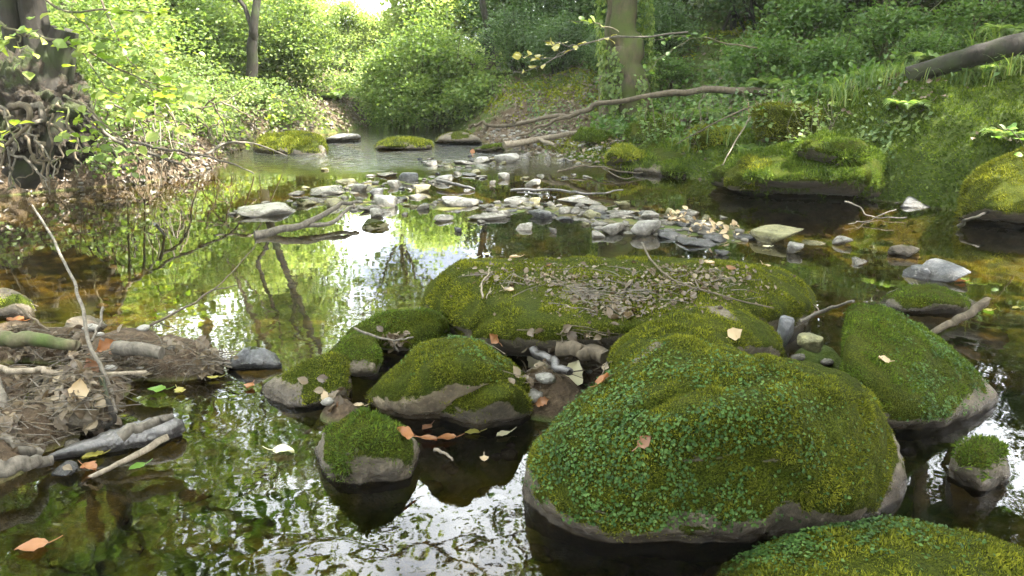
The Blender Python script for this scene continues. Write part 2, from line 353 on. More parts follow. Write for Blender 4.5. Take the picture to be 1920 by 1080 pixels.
# ------------------------------------------------------------------ terrain
LY = [-5, 2.0, 3.0, 3.6, 5.0, 6.5, 7.4, 8.5, 9.5, 10.8, 12.0, 13.0, 16, 30, 90]
LX = [-2.2, -2.3, -3.0, -4.2, -5.0, -4.6, -3.35, -3.1, -3.35, -3.4, -2.6, -2.3, -.8, -1, -4]
RY = [-5, 4.9, 5.5, 6.0, 6.4, 7.2, 8.3, 9.2, 10.5, 11.5, 12.5, 14, 16, 30, 90]
RX = [4.0, 4.0, 3.9, 3.4, 3.0, 2.1, 1.15, .35, -.25, -.6, -1.0, -1.6, -2.6, -2.2, -6]
BAR = [(480, 395), (600, 375), (680, 350), (780, 340), (700, 385), (840, 385), (950, 390), (1060, 395), (1150, 415), (1220, 425), (1300, 430), (1360, 440), (860, 310), (930, 300)]
BARP = np.array([at(a, b)[:2] for a, b in BAR])
DEB = np.array([at(a, b)[:2] for a, b in [(-120, 640), (20, 660), (130, 660), (240, 680), (330, 690), (60, 740), (-80, 760), (150, 740), (40, 820), (-60, 880)]])
def chan(x, y):
    return np.interp(y, LY, LX) - x, x - np.interp(y, RY, RX)
def H(x, y):
    x = np.asarray(x, float); y = np.asarray(y, float)
    dl, dr = chan(x, y); wob = .18 * n2(x, y, 1.1, 3)
    dl = dl + wob; dr = dr + wob * .8; d = np.maximum(dl, dr)
    inn = np.clip(-d / .9, 0, 1); bed = -.02 - .2 * inn ** .7 + .035 * n2(x, y, 3.5, 5, 4)
    g = 0
    for bx, by in BARP: g = np.maximum(g, np.exp(-((x - bx) ** 2 / .32 + (y - by) ** 2 / .5)))
    bed = bed + (.012 - bed) * np.clip(g * 1.1, 0, 1) * .95
    lp = np.maximum(dl, 0); rp = np.maximum(dr, 0)
    hl = .36 * (1 - np.exp(-lp / .35)) + .20 * lp + .3 * np.exp(-((y - 6.4) / 1.3) ** 2) * (1 - np.exp(-lp / .5))
    beach = np.exp(-((y - 10.0) / 1.5) ** 2) + np.exp(-((y - 8.6) / .8) ** 2) * .6
    beach = np.clip(beach, 0, 1)
    hr = (1 - beach) * (.62 * (1 - np.exp(-rp / .45)) + .24 * rp) + beach * (.10 * rp + .45 * (1 / (1 + np.exp(-(rp - 2.0) * 2.2)) - .012) + .12 * np.maximum(rp - 2, 0))
    far = np.clip((y - 13) / 10, 0, 3)
    hl = np.minimum(hl, 2.2 + .02 * lp); hr = np.minimum(hr, 2.6 + .02 * rp)
    rdg = .5 - np.abs(n2(x, y, 1.3, 41, 4)) * 2
    bank = np.where(dl > dr, hl, hr) + (dr > dl) * (1 - beach) * .22 * rdg * np.clip(d / .3, 0, 1) + .07 * n2(x, y, 1.6, 11, 4) * np.clip(d / .4, 0, 1) + .02 * n2(x, y, 9, 12, 3)
    h = np.where(d > 0, bank, bed)
    e = 0
    for bx, by in DEB: e = np.maximum(e, np.exp(-((x - bx) ** 2 + (y - by) ** 2 * 1.6) / .055))
    h = np.where(h < .15, h + (.10 + .05 * n2(x, y, 7, 21) - h) * np.clip(e * 1.25, 0, 1), h)
    # silt and litter caught between the near boulders
    for (a, b, hh, rr) in ((1030, 690, .13, .05), (1080, 650, .14, .05), (640, 745, .07, .02), (1540, 640, .08, .03)):
        c = at(a, b, hh); ee = np.exp(-((x - c[0]) ** 2 + (y - c[1]) ** 2) / rr); h = np.maximum(h, -.2 + (hh + .2 + .03 * n2(x, y, 12, 9)) * ee)
    return h
def axis(lo, hi, a, b, step, grow=1.12):
    c = list(np.arange(a, b, step)); s = step; v = c[-1]
    while v < hi: s = min(s * grow, 4); v += s; c.append(v)
    s = step; v = a; pre = []
    while v > lo: s = min(s * grow, 4); v -= s; pre.append(v)
    return np.array(pre[::-1] + c)
gx = axis(-90, 90, -5.2, 5.2, .04); gy = axis(-30, 150, 1.0, 13.0, .045)
X, Y = np.meshgrid(gx, gy); Z = H(X, Y); nx_, ny_ = len(gx), len(gy)
idx = np.arange(nx_ * ny_).reshape(ny_, nx_)
mb = MB(); mb.add(np.stack([X, Y, Z], -1).reshape(-1, 3), np.stack([idx[:-1, :-1], idx[:-1, 1:], idx[1:, 1:], idx[1:, :-1]], -1).reshape(-1, 4))
dl, dr = chan(X, Y)
beach = np.exp(-((Y - 9.9) / 1.5) ** 2) * (dr < 2.2)
mossA = np.where(dr > dl, .72 - .6 * beach, np.where(Y > 9, .5, .22)) 
terr = mb.build('ground', M['ground'], attr={'moss': mossA.ravel()}); tag(terr, kind='structure', label='leaf littered mossy stream banks and muddy stream bed')
mb = MB(); wy = np.linspace(-4, 40, 3); wx = np.array([-9, 9.])
mb.add([[-9, -4, 0], [9, -4, 0], [9, 40, 0], [-9, 40, 0]], [[0, 1, 2, 3]])
w = mb.build('water', M['water']); tag(w, kind='structure', label='clear brown stream water reflecting the green foliage')

# ------------------------------------------------------------------ rocks
_ico = {}
def ico(l):
    if l not in _ico:
        bm = bmesh.new(); bmesh.ops.create_icosphere(bm, subdivisions=l, radius=1)
        _ico[l] = (np.array([v.co[:] for v in bm.verts]), np.array([[v.index for v in f.verts] for f in bm.faces])); bm.free()
    return _ico[l]
def hull_planes(P, c):
    bm = bmesh.new()
    for p in P: bm.verts.new(p - c)
    bmesh.ops.convex_hull(bm, input=bm.verts); bm.normal_update(); pl = []
    for f in bm.faces:
        n = np.array(f.normal[:]); o = n.dot(np.array(f.verts[0].co[:]))
        if o < 0: n, o = -n, -o
        if f.calc_area() < 1e-6 or o < 1e-4: continue
        if any(np.dot(n, q[:3]) > .985 for q in pl): continue
        pl.append(np.array([*n, o]))
    bm.free(); return np.array(pl)
def rock_shape(l, pl, c, p, amp, seed, fine=0.0, sc=None):
    D, f = ico(l); s = np.maximum(D @ pl[:, :3].T / pl[:, 3], 1e-6)
    r = (s ** p).sum(1) ** (-1 / p); V = D * r[:, None]
    size = np.cbrt(np.prod(V.max(0) - V.min(0)))
    V = V * (1 + amp * fbm(V / size * 2.2 + seed * 5.3, seed, 4) + amp * .35 * fbm(V / size * 7 + seed, seed + 9, 3))[:, None]
    rg = np.maximum(0, .16 - np.abs(vnoise(V / size * 2.6 + seed * 1.7, seed + 60))) / .16; V = V * (1 - amp * .55 * rg ** 1.5)[:, None]
    if fine: V = V + D * (fine * fbm(V * 15 + seed, seed + 31, 5, .6))[:, None]
    return V + c, f
def vnorm(V, f):
    n = np.zeros_like(V); fn = np.cross(V[f[:, 1]] - V[f[:, 0]], V[f[:, 2]] - V[f[:, 0]])
    for k in range(3): np.add.at(n, f[:, k], fn)
    return n / (np.linalg.norm(n, axis=1)[:, None] + 1e-12)
SURF = []            # (bvh) for resting leaves and twigs on what is there
def reg(V, f): SURF.append(BVHTree.FromPolygons([tuple(v) for v in V], [tuple(int(i) for i in q) for q in f]))
def hit(px, py, lift=.004):
    d = ray(px, py); d = Vector(d / np.linalg.norm(d)); best = None
    o = Vector((0, 0, CAM_H))
    for b in SURF:
        h = b.ray_cast(o, d)
        if h[0] is not None and (best is None or h[3] < best[2]): best = (h[0], h[1], h[3])
    t = -CAM_H / d.z if d.z < 0 else 1e9
    if best is None or t < best[2]: best = (o + d * t, Vector((0, 0, 1)), t)
    n = best[1]
    if n.z < 0: n = -n
    return np.array(best[0] + n * lift), np.array(n)
def scatter_on(V, f, n, rng, mask=None):
    a, b, c = V[f[:, 0]], V[f[:, 1]], V[f[:, 2]]; fn = np.cross(b - a, c - a); ar = np.linalg.norm(fn, axis=1)
    w_ = ar / 2
    if mask is not None: w_ = w_ * mask(( a + b + c) / 3, fn / (ar[:, None] + 1e-12))
    if w_.sum() <= 0: return np.zeros((0, 3)), np.zeros((0, 3))
    k = rng.choice(len(f), n, p=w_ / w_.sum()); u = rng.random((n, 2)); s = u.sum(1) > 1; u[s] = 1 - u[s]
    P = a[k] + (b[k] - a[k]) * u[:, :1] + (c[k] - a[k]) * u[:, 1:]
    return P, fn[k] / (ar[k][:, None] + 1e-12)
def mossfun(seed, lo=.05, nzmin=-.1, patch=3.0, amt=.1):
    def m(P, Nn):
        zn = P[:, 2] + .13 * fbm(P * 7 + seed, seed + 50, 4)
        return np.clip((zn - lo) / .05, 0, 1) * np.clip((Nn[:, 2] - nzmin) / .35, 0, 1) * np.clip(.5 + 3 * (amt + fbm(P * patch + seed * 2, seed + 70, 3)), 0, 1)
    return m
def boulder(label, pts, mat='rock', moss='moss_olive', dens=26000, lo=.05, nzmin=-.15, amt=.35, p=9, amp=.07, seed=1, level=6, facet=.80, worts=0, wortmask=None,
            bl=(.0045, .0105), name='mossy_boulder', cat='boulder', group=None, fine=.02, part='rock'):
    rng = np.random.default_rng(seed * 77 + 5)
    p = p * 1.5; P = np.array([q if len(q) == 3 and isinstance(q, np.ndarray) else at(*q) for q in pts]); c = P.mean(0); pl = hull_planes(P, c)
    fv_ = rng.normal(0, 1, (14, 3)); fv_ /= np.linalg.norm(fv_, axis=1)[:, None]; fv_ = fv_[fv_[:, 2] > -.3]
    pl = np.vstack([pl] + [[*v_, ((P - c) @ v_).max() * rng.uniform(facet, facet + .13)] for v_ in fv_[:9]])
    V, f = rock_shape(level, pl, c, p, amp, seed, fine); Vn = vnorm(V, f); mf = mossfun(seed, lo, nzmin, 3.0, amt)
    base = np.array([c[0], c[1], min(0, V[:, 2].min())])
    root = empty(name, base, label, cat, group)
    mb = MB(); mb.add(V - base, f); mb.build(part, M[mat], root, attr={'moss': mf(V, Vn)})
    Vl, fl = rock_shape(5, pl, c, p, amp, seed, fine); reg(Vl, fl)
    if moss:
        area = .5 * np.linalg.norm(np.cross(V[f[:, 1]] - V[f[:, 0]], V[f[:, 2]] - V[f[:, 0]]), axis=1)
        cov = float((area * mf((V[f].mean(1)), Vn[f[:, 0]])).sum()); n = int(dens * cov)
        if n > 50:
            Q, Nn = scatter_on(V, f, n, rng, mf)
            U = Nn * .8 + rng.normal(0, .55, (n, 3)) + [0, 0, .25]; W = rng.normal(0, 1, (n, 3))
            sz = rng.uniform(bl[0], bl[1], n) * np.clip(1 + 1.5 * fbm(Q * (14 if bl[1] < .02 else 6), seed + 3, 2), .35, 1.9); mb = MB()
            leaves(mb, Q - base - Nn * .002, W, U, sz, 'blade', .33)
            o = mb.build('moss', M[moss], root, smooth=False)
    if worts:
        Q, Nn = scatter_on(V, f, worts, rng, wortmask); n = len(Q)
        if n:
            mb = MB(); NN = Nn + rng.normal(0, .35, (n, 3)) + [0, -.1, .35]; U = rng.normal(0, 1, (n, 3)) - np.array([0, 0, .8])
            leaves(mb, Q - base + Nn * rng.uniform(.004, .012, (n, 1)), NN, U, rng.uniform(.003, .0095, n), 'disc', 1.0)
            o = mb.build('liverwort_leaves', M['liverwort'], root, smooth=False)
    return root
def patchmask(cx, cy, rx, ry, zlo=.03, strong=1.0, seed=0, thr=-.1):
    """soft patch on the rock round one place on its surface (metres)"""
    def m(P, Nn):
        d = ((P[:, 0] - cx) / rx) ** 2 + ((P[:, 1] - cy) / ry) ** 2
        return np.exp(-d) * np.clip((P[:, 2] - zlo) / .04, 0, 1) * np.clip(.45 + 6 * (fbm(P * 8, seed, 4, .7) - thr), 0, 1) * (Nn[:, 2] > -.4)
    return m

# ---- the foreground boulders
cA = at(1230, 880, .25)
boulder('largest mossy boulder in the foreground, small round green leaflets on its left side',
  [(960, 960, -.12), (1080, 1035, -.12), (1400, 1050, -.12), (1690, 985, -.12), (1720, 880, -.12), (1560, 760, -.12), (1200, 800, -.12),
   (938, 880, .10), (1020, 975, .08), (1690, 880, .10), (1640, 960, .08), (1350, 985, .12), (945, 815, .2), (985, 930, .06),
   (1095, 705, .36), (1180, 628, .42), (1290, 625, .42), (1380, 640, .43), (1510, 680, .42), (1625, 700, .38), (1675, 800, .25), (1400, 760, .44), (1180, 800, .37)],
  seed=3, dens=120000, level=7, amp=.11, p=11, facet=.83, worts=4600, wortmask=patchmask(cA[0] - .10, cA[1] - .02, .42, .30, .06, seed=4), lo=.035, nzmin=-.7, amt=.5, bl=(.003, .009))
boulder('broad flat slab of rock in the middle covered with moss and dry litter',
  [(800, 615, -.1), (900, 680, -.1), (1180, 720, -.1), (1500, 640, -.1), (1545, 560, -.1), (900, 540, -.1),
   (770, 565, .10), (795, 520, .2), (850, 486, .29), (1000, 483, .30), (1180, 494, .29), (1330, 487, .28), (1480, 505, .24), (1556, 545, .15), (1500, 585, .15), (1440, 590, .22), (1160, 640, .22), (1100, 660, .15), (915, 640, .18), (925, 590, .27)],
  seed=5, dens=46000, level=7, amp=.04, p=16, facet=.9, lo=.02, nzmin=-.6, amt=.5, bl=(.005, .011), name='mossy_slab', cat='rock slab', fine=.008)
boulder('mossy hump of rock behind the largest boulder, against the slab',
  [(1135, 740, -.1), (1300, 760, -.1), (1480, 730, -.1), (1450, 650, -.1), (1160, 660, -.1),
   (1128, 660, .27), (1160, 625, .33), (1230, 590, .36), (1290, 574, .38), (1390, 570, .36), (1430, 610, .32), (1475, 650, .24), (1350, 640, .38), (1150, 720, .3)],
  seed=8, dens=60000, amp=.07, p=10, lo=.02, nzmin=-.4, amt=.5)
cD = at(1800, 720, .15)
boulder('tall wedge shaped mossy boulder right of the largest one, sloping down to the right',
  [(1560, 760, -.1), (1660, 830, -.1), (1800, 810, -.1), (1890, 760, -.1), (1800, 660, -.1), (1600, 640, -.1),
   (1560, 640, .30), (1590, 556, .36), (1650, 560, .34), (1700, 610, .28), (1800, 670, .17), (1875, 742, .04), (1790, 790, .04), (1665, 800, .05), (1560, 700, .28)],
  seed=12, dens=70000, amp=.07, p=10, worts=1100, wortmask=patchmask(cD[0], cD[1], .12, .25, .03, seed=5), lo=.03, nzmin=-.6, amt=.6, moss='moss_green')
boulder('low mossy rock standing in the water behind the wedge shaped boulder',
  [(1650, 590, -.06), (1830, 600, -.06), (1840, 560, -.06), (1660, 555, -.06), (1645, 560, .04), (1700, 533, .10), (1780, 537, .11), (1835, 565, .05), (1830, 580, .03), (1700, 585, .03), (1750, 560, .11)],
  seed=15, dens=22000, level=5, lo=.015, nzmin=-.4, amt=.7, moss='moss_green', name='mossy_rock', cat='rock')
boulder('small mossy rock alone in dark water at the right edge, bright green tuft on top',
  [(1775, 905, -.06), (1830, 935, -.06), (1900, 910, -.06), (1895, 850, -.06), (1785, 850, -.06), (1775, 890, .02), (1800, 830, .11), (1840, 812, .15), (1880, 830, .13), (1900, 890, .03), (1840, 925, .01), (1840, 850, .15)],
  seed=16, dens=45000, level=5, lo=.065, nzmin=-.2, amt=.8, moss='moss_green', bl=(.010, .022), name='mossy_rock', cat='rock')
cG = at(1520, 1020, .1)
boulder('mossy boulder cut by the bottom right corner, green leaflets along its left end',
  [(1300, 1080, -.1), (1300, 1250, -.1), (2000, 1250, -.1), (2050, 1100, -.1), (1700, 1000, -.1), (1330, 1050, .04), (1420, 1010, .10), (1560, 990, .13), (1700, 978, .15), (1850, 1000, .15), (1990, 1060, .12), (1500, 1150, .17), (1800, 1150, .2), (1340, 1150, .1)],
  seed=19, dens=80000, amp=.06, worts=2200, wortmask=patchmask(cG[0], cG[1], .22, .10, .02, seed=6), lo=.0, nzmin=-.5, amt=.7, moss='moss_olive')
cH = at(870, 645, .25)
boulder('mossy boulder left of the slab with a bare tan left flank',
  [(660, 770, -.1), (740, 810, -.1), (980, 800, -.1), (1010, 720, -.1), (850, 680, -.1),
   (672, 740, .05), (740, 690, .16), (800, 635, .26), (850, 624, .29), (920, 632, .28), (965, 675, .22), (1000, 720, .12), (990, 760, .05), (760, 775, .06), (690, 765, .03), (860, 690, .27)],
  seed=23, mat='rock_tan', dens=62000, amp=.06, worts=500, wortmask=patchmask(cH[0], cH[1], .10, .08, .1, seed=7), lo=.03, nzmin=-.5, amt=.35, moss='moss_olive')
boulder('rounded dark rock with a mossy cap in front of the tan flanked boulder',
  [(820, 800, -.08), (900, 825, -.08), (1000, 800, -.08), (990, 760, -.08), (820, 770, .06), (850, 725, .15), (900, 700, .19), (950, 703, .19), (985, 730, .14), (1000, 780, .04), (900, 800, .03), (930, 740, .19)],
  seed=26, dens=50000, level=5, lo=.03, nzmin=-.5, amt=.35, moss='moss_olive')
boulder('mossy rock near the middle bottom beside the white sky reflection',
  [(575, 880, -.08), (640, 930, -.08), (760, 920, -.08), (790, 850, -.08), (570, 840, .03), (600, 800, .11), (650, 772, .16), (720, 770, .17), (770, 800, .14), (790, 850, .05), (760, 900, .02), (620, 900, .02), (690, 810, .18)],
  seed=29, dens=55000, level=6, lo=.01, nzmin=-.6, amt=.45, moss='moss_green', bl=(.006, .013))
boulder('dark low boulder with mossy ridge at the left end of the foreground boulders',
  [(465, 745, -.08), (550, 780, -.08), (660, 760, -.08), (660, 690, -.08), (468, 725, .02), (540, 690, .10), (600, 660, .16), (645, 658, .17), (655, 700, .12), (650, 745, .05), (560, 765, .02)],
  seed=31, dens=50000, level=6, lo=.01, nzmin=-.6, amt=.4, moss='moss_olive', mat='rock')
boulder('small round mossy boulder squeezed behind the dark low one',
  [(615, 700, -.05), (710, 720, -.05), (712, 650, -.05), (612, 655, .08), (640, 625, .15), (690, 625, .16), (712, 660, .12), (700, 700, .06), (650, 700, .08)],
  seed=33, dens=50000, level=5, lo=.01, nzmin=-.6, amt=.6, moss='moss_green')
boulder('mossy boulder with rounded back at the left corner of the slab',
  [(640, 650, -.08), (860, 680, -.08), (860, 620, -.08), (680, 610, -.08), (630, 630, .05), (690, 596, .14), (760, 576, .20), (820, 578, .20), (856, 605, .14), (850, 640, .08), (700, 650, .08)],
  seed=35, dens=44000, level=6, lo=.0, nzmin=-.6, amt=.4, moss='moss_green')
boulder('mossy foot of rock under the front of the slab, beside the litter pocket',
  [(1130, 690, -.08), (1260, 700, -.08), (1250, 620, -.08), (1030, 660, -.05), (1050, 608, .17), (1100, 592, .2), (1150, 600, .2), (1160, 640, .17), (1060, 640, .12), (1240, 640, .2)],
  seed=37, dens=26000, level=5, lo=.02, nzmin=-.3, amt=.4, moss='moss_olive')
reg([tuple(v) for v in np.stack([X, Y, Z], -1)[::3, ::3].reshape(-1, 3)], (lambda i: np.stack([i[:-1, :-1], i[:-1, 1:], i[1:, 1:], i[1:, :-1]], -1).reshape(-1, 4))(np.arange(X[::3, ::3].size).reshape(X[::3, ::3].shape)))

# ---- far and bank boulders
boulder('long sunlit yellow green mossy boulder across the pool on the left',
  [(470, 292, -.1), (620, 292, -.1), (625, 270, -.1), (475, 270, -.1), (466, 283, .03), (474, 266, .09), (505, 250, .2), (550, 246, .22), (600, 250, .2), (622, 272, .08), (480, 258, .16), (612, 258, .15), (620, 288, .02), (540, 292, .0)],
  seed=41, dens=9000, level=6, amp=.05, p=6, lo=.02, nzmin=-.2, amt=.9, moss='moss_yellow', bl=(.015, .035))
boulder('flat mossy rock at the small rapids in the far middle',
  [(686, 284, -.06), (812, 284, -.06), (815, 266, -.06), (690, 270, -.06), (686, 277, .06), (710, 260, .11), (770, 257, .13), (808, 263, .1), (815, 276, .03)],
  seed=43, dens=9000, level=5, p=6, lo=.0, nzmin=-.2, amt=.9, moss='moss_yellow', bl=(.015, .03), name='mossy_rock', cat='rock')
boulder('dark mossy boulder at the foot of the bright shrub, right of the rapids',
  [(812, 274, -.06), (905, 274, -.06), (905, 262, -.06), (815, 262, -.06), (815, 264, .06), (840, 246, .16), (880, 244, .16), (905, 260, .08)],
  seed=44, dens=5000, level=5, lo=.08, nzmin=-.2, amt=.5, moss='moss_olive', bl=(.015, .03))
boulder('grey mossy rock behind the long sunlit boulder at the head of the pool',
  [(606, 270, -.06), (680, 270, -.06), (680, 262, -.06), (606, 262, -.06), (610, 260, .06), (640, 248, .13), (672, 252, .1)],
  seed=45, dens=4000, level=5, lo=.12, nzmin=-.1, amt=.2, moss='moss_olive', bl=(.015, .03), mat='rock_grey', name='mossy_rock', cat='rock')
boulder('small bright green mossy rock by an orange leaf at the edge of the gravel beach',
  [(886, 290, -.05), (948, 290, -.05), (948, 280, -.05), (886, 280, -.05), (890, 279, .05), (915, 269, .1), (940, 272, .08)],
  seed=46, dens=8000, level=5, lo=.02, nzmin=-.2, amt=.9, moss='moss_green', bl=(.012, .026), name='mossy_rock', cat='rock')
boulder('flat yellow moss cushion on the gravel beach',
  [(1015, 288, .0), (1083, 288, .0), (1083, 278, .0), (1018, 278, .0), (1025, 278, .05), (1050, 272, .08), (1078, 275, .06)],
  seed=47, dens=9000, level=5, lo=-.1, nzmin=-.2, amt=.9, moss='moss_yellow', bl=(.012, .026), name='mossy_rock', cat='rock')
boulder('big overhanging mossy boulder of the right bank with a black hollow beneath',
  [atD(1290, 345, 7.3), atD(1400, 378, 7.4), atD(1680, 398, 7.0), atD(1700, 330, 7.2), atD(1285, 320, 6.9), atD(1400, 340, 6.35), atD(1520, 335, 6.1), atD(1640, 345, 6.0), atD(1690, 300, 6.3), atD(1660, 262, 6.7), atD(1600, 240, 6.9), atD(1500, 262, 6.9), atD(1400, 285, 7.0), atD(1330, 300, 7.2), atD(1600, 300, 7.8)],
  seed=51, dens=20000, level=6, amp=.12, p=7, lo=.04, nzmin=-.9, amt=.8, moss='moss_green', bl=(.014, .035))
boulder('low mossy rock of the right bank where the beach ends',
  [(1145, 335, -.1), (1290, 350, -.1), atD(1300, 330, 8.6), atD(1150, 300, 9), atD(1150, 318, 8.0), atD(1180, 285, 8.3), atD(1240, 258, 8.6), atD(1290, 262, 8.4), atD(1290, 320, 7.6)],
  seed=52, dens=13000, level=6, amp=.14, p=7, lo=.03, nzmin=-.8, amt=.6, moss='moss_green', bl=(.014, .035))
boulder('bright yellow green mossy boulder at the right edge beside the dark gully',
  [(1770, 425, -.1), (2050, 450, -.1), atD(2060, 300, 6.5), atD(1790, 340, 6.3), atD(1775, 400, 5.5), atD(1800, 350, 5.7), atD(1850, 310, 5.8), atD(1920, 275, 5.8), atD(2050, 250, 5.8), atD(2050, 380, 5.2), atD(1900, 400, 5.2)],
  seed=53, dens=22000, level=6, amp=.13, p=7, lo=.04, nzmin=-.7, amt=.6, moss='moss_olive', bl=(.012, .03))
boulder('mossy rock shelf above the dark gully of the right bank',
  [atD(1740, 275, 7.2), atD(1760, 215, 7.1), atD(1830, 205, 7.2), atD(1880, 225, 7.2), atD(1880, 275, 7.0), atD(1790, 262, 6.7), atD(1820, 220, 7.9), atD(1800, 280, 7.8)],
  seed=54, dens=12000, level=5, amp=.09, lo=.0, nzmin=-.2, amt=.3, moss='moss_olive', bl=(.012, .03))
boulder('dark wet boulder in the gully between the two big bank boulders',
  [(1680, 405, -.1), (1770, 415, -.1), atD(1700, 360, 6.6), atD(1730, 330, 6.8), atD(1765, 335, 6.8), atD(1770, 390, 6.2), atD(1690, 385, 6.1)],
  seed=55, dens=3000, level=5, amp=.12, lo=.25, nzmin=.2, amt=-.3, moss='moss_dark', mat='rock_dark', name='wet_rock', cat='rock')
boulder('mossy end of an old stump in the water at the left edge',
  [(-60, 600, -.05), (60, 610, -.05), (75, 575, -.05), (-60, 560, -.05), (-60, 540, .12), (20, 535, .13), (55, 560, .09), (68, 580, .04), (0, 590, .05)],
  seed=57, dens=20000, level=5, lo=.05, nzmin=.0, amt=.5, moss='moss_yellow', mat='rock', name='mossy_stump', cat='stump')
boulder('small brown mossy boulder sunk in the litter bank at the left',
  [(30, 830, -.05), (200, 830, -.05), (210, 760, -.05), (40, 740, .0), (60, 720, .10), (120, 690, .16), (180, 700, .15), (215, 750, .08), (190, 800, .04), (60, 810, .04), (130, 750, .15)],
  seed=58, dens=16000, level=5, lo=.04, nzmin=-.2, amt=-.05, moss='moss_olive', mat='rock')
# mossy lumps of rock showing through the right bank
LUMPS = [(1230, 250, 9.0, .30, 'mossy lump of rock under the fallen branch on the right bank'), (1345, 262, 7.9, .26, 'mossy lump left of the overhanging bank boulder'), (1475, 232, 7.3, .34, 'mossy hump on top of the overhanging bank boulder'),
 (1610, 215, 7.4, .30, 'mossy hump beside the top of the dark gully'), (1180, 300, 8.2, .22, 'small mossy lump at the corner of the beach'), (1720, 235, 7.2, .24, 'mossy lump at the head of the dark gully'), (1560, 285, 6.4, .26, 'mossy swelling on the face of the overhanging bank boulder'),
 (1900, 240, 6.6, .30, 'mossy lump above the bright boulder at the right edge'), (1400, 325, 6.6, .22, 'mossy foot left of the black hollow'), (1110, 262, 9.4, .2, 'mossy stone half buried in the beach litter')]
for i, (px, py, D_, r_, lab) in enumerate(LUMPS):
    c_ = atD(px, py, D_); rr = np.random.default_rng(i + 40); P_ = rr.normal(0, 1, (14, 3)); P_ /= np.linalg.norm(P_, axis=1)[:, None]
    P_ = c_ + P_ * [r_ * 1.5, r_, r_ * .75]; boulder(lab, [q_ for q_ in P_], seed=140 + i, dens=15000, level=5, amp=.18, p=6, lo=.0, nzmin=-.8, amt=.8, moss=['moss_green', 'moss_yellow', 'moss_olive'][i % 3], bl=(.014, .034), name='mossy_rock', cat='rock')
boulder('wet dark ridged rock in the water left of the foreground boulders', [(412, 694, -.03), (535, 696, -.03), (530, 668, -.03), (425, 672, -.03), (440, 668, .05), (470, 648, .085), (505, 655, .065), (530, 682, .02), (425, 688, .01), (470, 682, .04)], mat='rock_dark', moss=None, level=5, amp=.13, seed=171, p=8, name='river_stone', cat='stone')
for lab_, c_, r_, mt_, sd_, am_ in (('upright blue grey stone wedged between the slab and the wedge boulder', atD(1470, 625, 2.74), (.06, .045, .085), 'rock_dark', 172, -1), ('upright greenish stone beside the blue grey one', atD(1521, 640, 2.68), (.055, .045, .07), 'rock_olive', 173, -.2)):
    rr = np.random.default_rng(sd_); P_ = rr.normal(0, 1, (12, 3)); P_ /= np.linalg.norm(P_, axis=1)[:, None]; boulder(lab_, [c_ + q_ * r_ for q_ in P_], mat=mt_, moss=None, level=5, amp=.08, seed=sd_, p=7, fine=.008, name='river_stone', cat='stone', amt=am_)
# submerged rocks
for i, (lab, pts_, mt) in enumerate([
  ('large olive brown rock under water in the bottom left corner', [(60, 1000), (160, 905), (260, 920), (200, 1040), (90, 1080)], 'rock_olive'),
  ('pale tan rock under water left of the sky reflection', [(270, 1030), (330, 960), (420, 1000), (480, 1040), (330, 1060)], 'rock_tan'),
  ('narrow tan rock under water pointing to the mossy rock', [(320, 960), (400, 930), (410, 900), (340, 930)], 'rock_tan'),
  ('dark green rock under water below the floating pale leaf', [(400, 900), (520, 860), (570, 920), (470, 960)], 'rock'),
  ('brown flat rock under water right of the largest boulder', [(1720, 900), (1780, 840), (1790, 950), (1710, 990)], 'rock'),
  ('brown rock under water near the right edge, below the broken branch', [(1800, 700), (1920, 690), (1930, 740), (1860, 750)], 'rock')]):
    P = [at(a, b, -.14) for a, b in pts_] + [at(960 + (a - 960) * .98, b, -.05) + (np.mean([at(*q, -.05) for q in pts_], 0) - at(a, b, -.05)) * .35 for a, b in pts_]
    boulder(lab, P, mat=mt, moss=None, level=4, amp=.1, seed=60 + i, name='submerged_rock', cat='rock', amt=-1, fine=0, p=7)

# ---- stones of the gravel bar and the pool, by their boxes in the photograph
def stone(x0, y0, x1, y1, mat, label, seed, name='river_stone', group='stones of the gravel bar', moss=None, amt=-1, sink=.3):
    rng = np.random.default_rng(seed + 900); cx = (x0 + x1) / 2; q = at(cx, y1); dp = depth_of(q); w_ = (x1 - x0) / F * dp; hp = (y1 - y0) / F * dp
    sn = CAM_H / math.hypot(CAM_H, q[1]); cs = math.sqrt(1 - sn * sn)
    dd = min(.95 * w_, .8 * hp / sn); hz = min(max(.02, (hp - dd * sn * .8) / cs), .42 * w_)
    c = np.array([q[0], q[1] + dd / 2, 0]); n = 11; pl = []
    for k in range(n):
        v = rng.normal(0, 1, 3); v /= np.linalg.norm(v); pl.append([*v, rng.uniform(.78, 1.0)])
    pl += [[0, 0, 1, rng.uniform(.75, .95)], [0, 0, -1, 1]]; pl = np.array(pl, float); pl[:, :3] /= np.linalg.norm(pl[:, :3], axis=1)[:, None]
    V, f = rock_shape(4 if w_ < .35 else 5, pl, np.zeros(3), 9 + rng.random() * 14, .09, seed)
    V = V / np.abs(V).max(0); rz = rng.uniform(-.25, .25)
    tot = hz * (1 + sink); V = V * [w_ / 2, dd / 2, tot / 2]; V[:, 2] += tot / 2 - hz * sink
    V[:, :2] = V[:, :2] @ np.array([[math.cos(rz), math.sin(rz)], [-math.sin(rz), math.cos(rz)]])
    mb = MB(); mb.add(V, f); mf = mossfun(seed, .02, .1, 3, amt)
    W = V + c; o = mb.build(name, M[mat], attr={'moss': mf(W, vnorm(V, f))}); o.location = c
    tag(o, label, 'stone', group); reg(W, f); return o
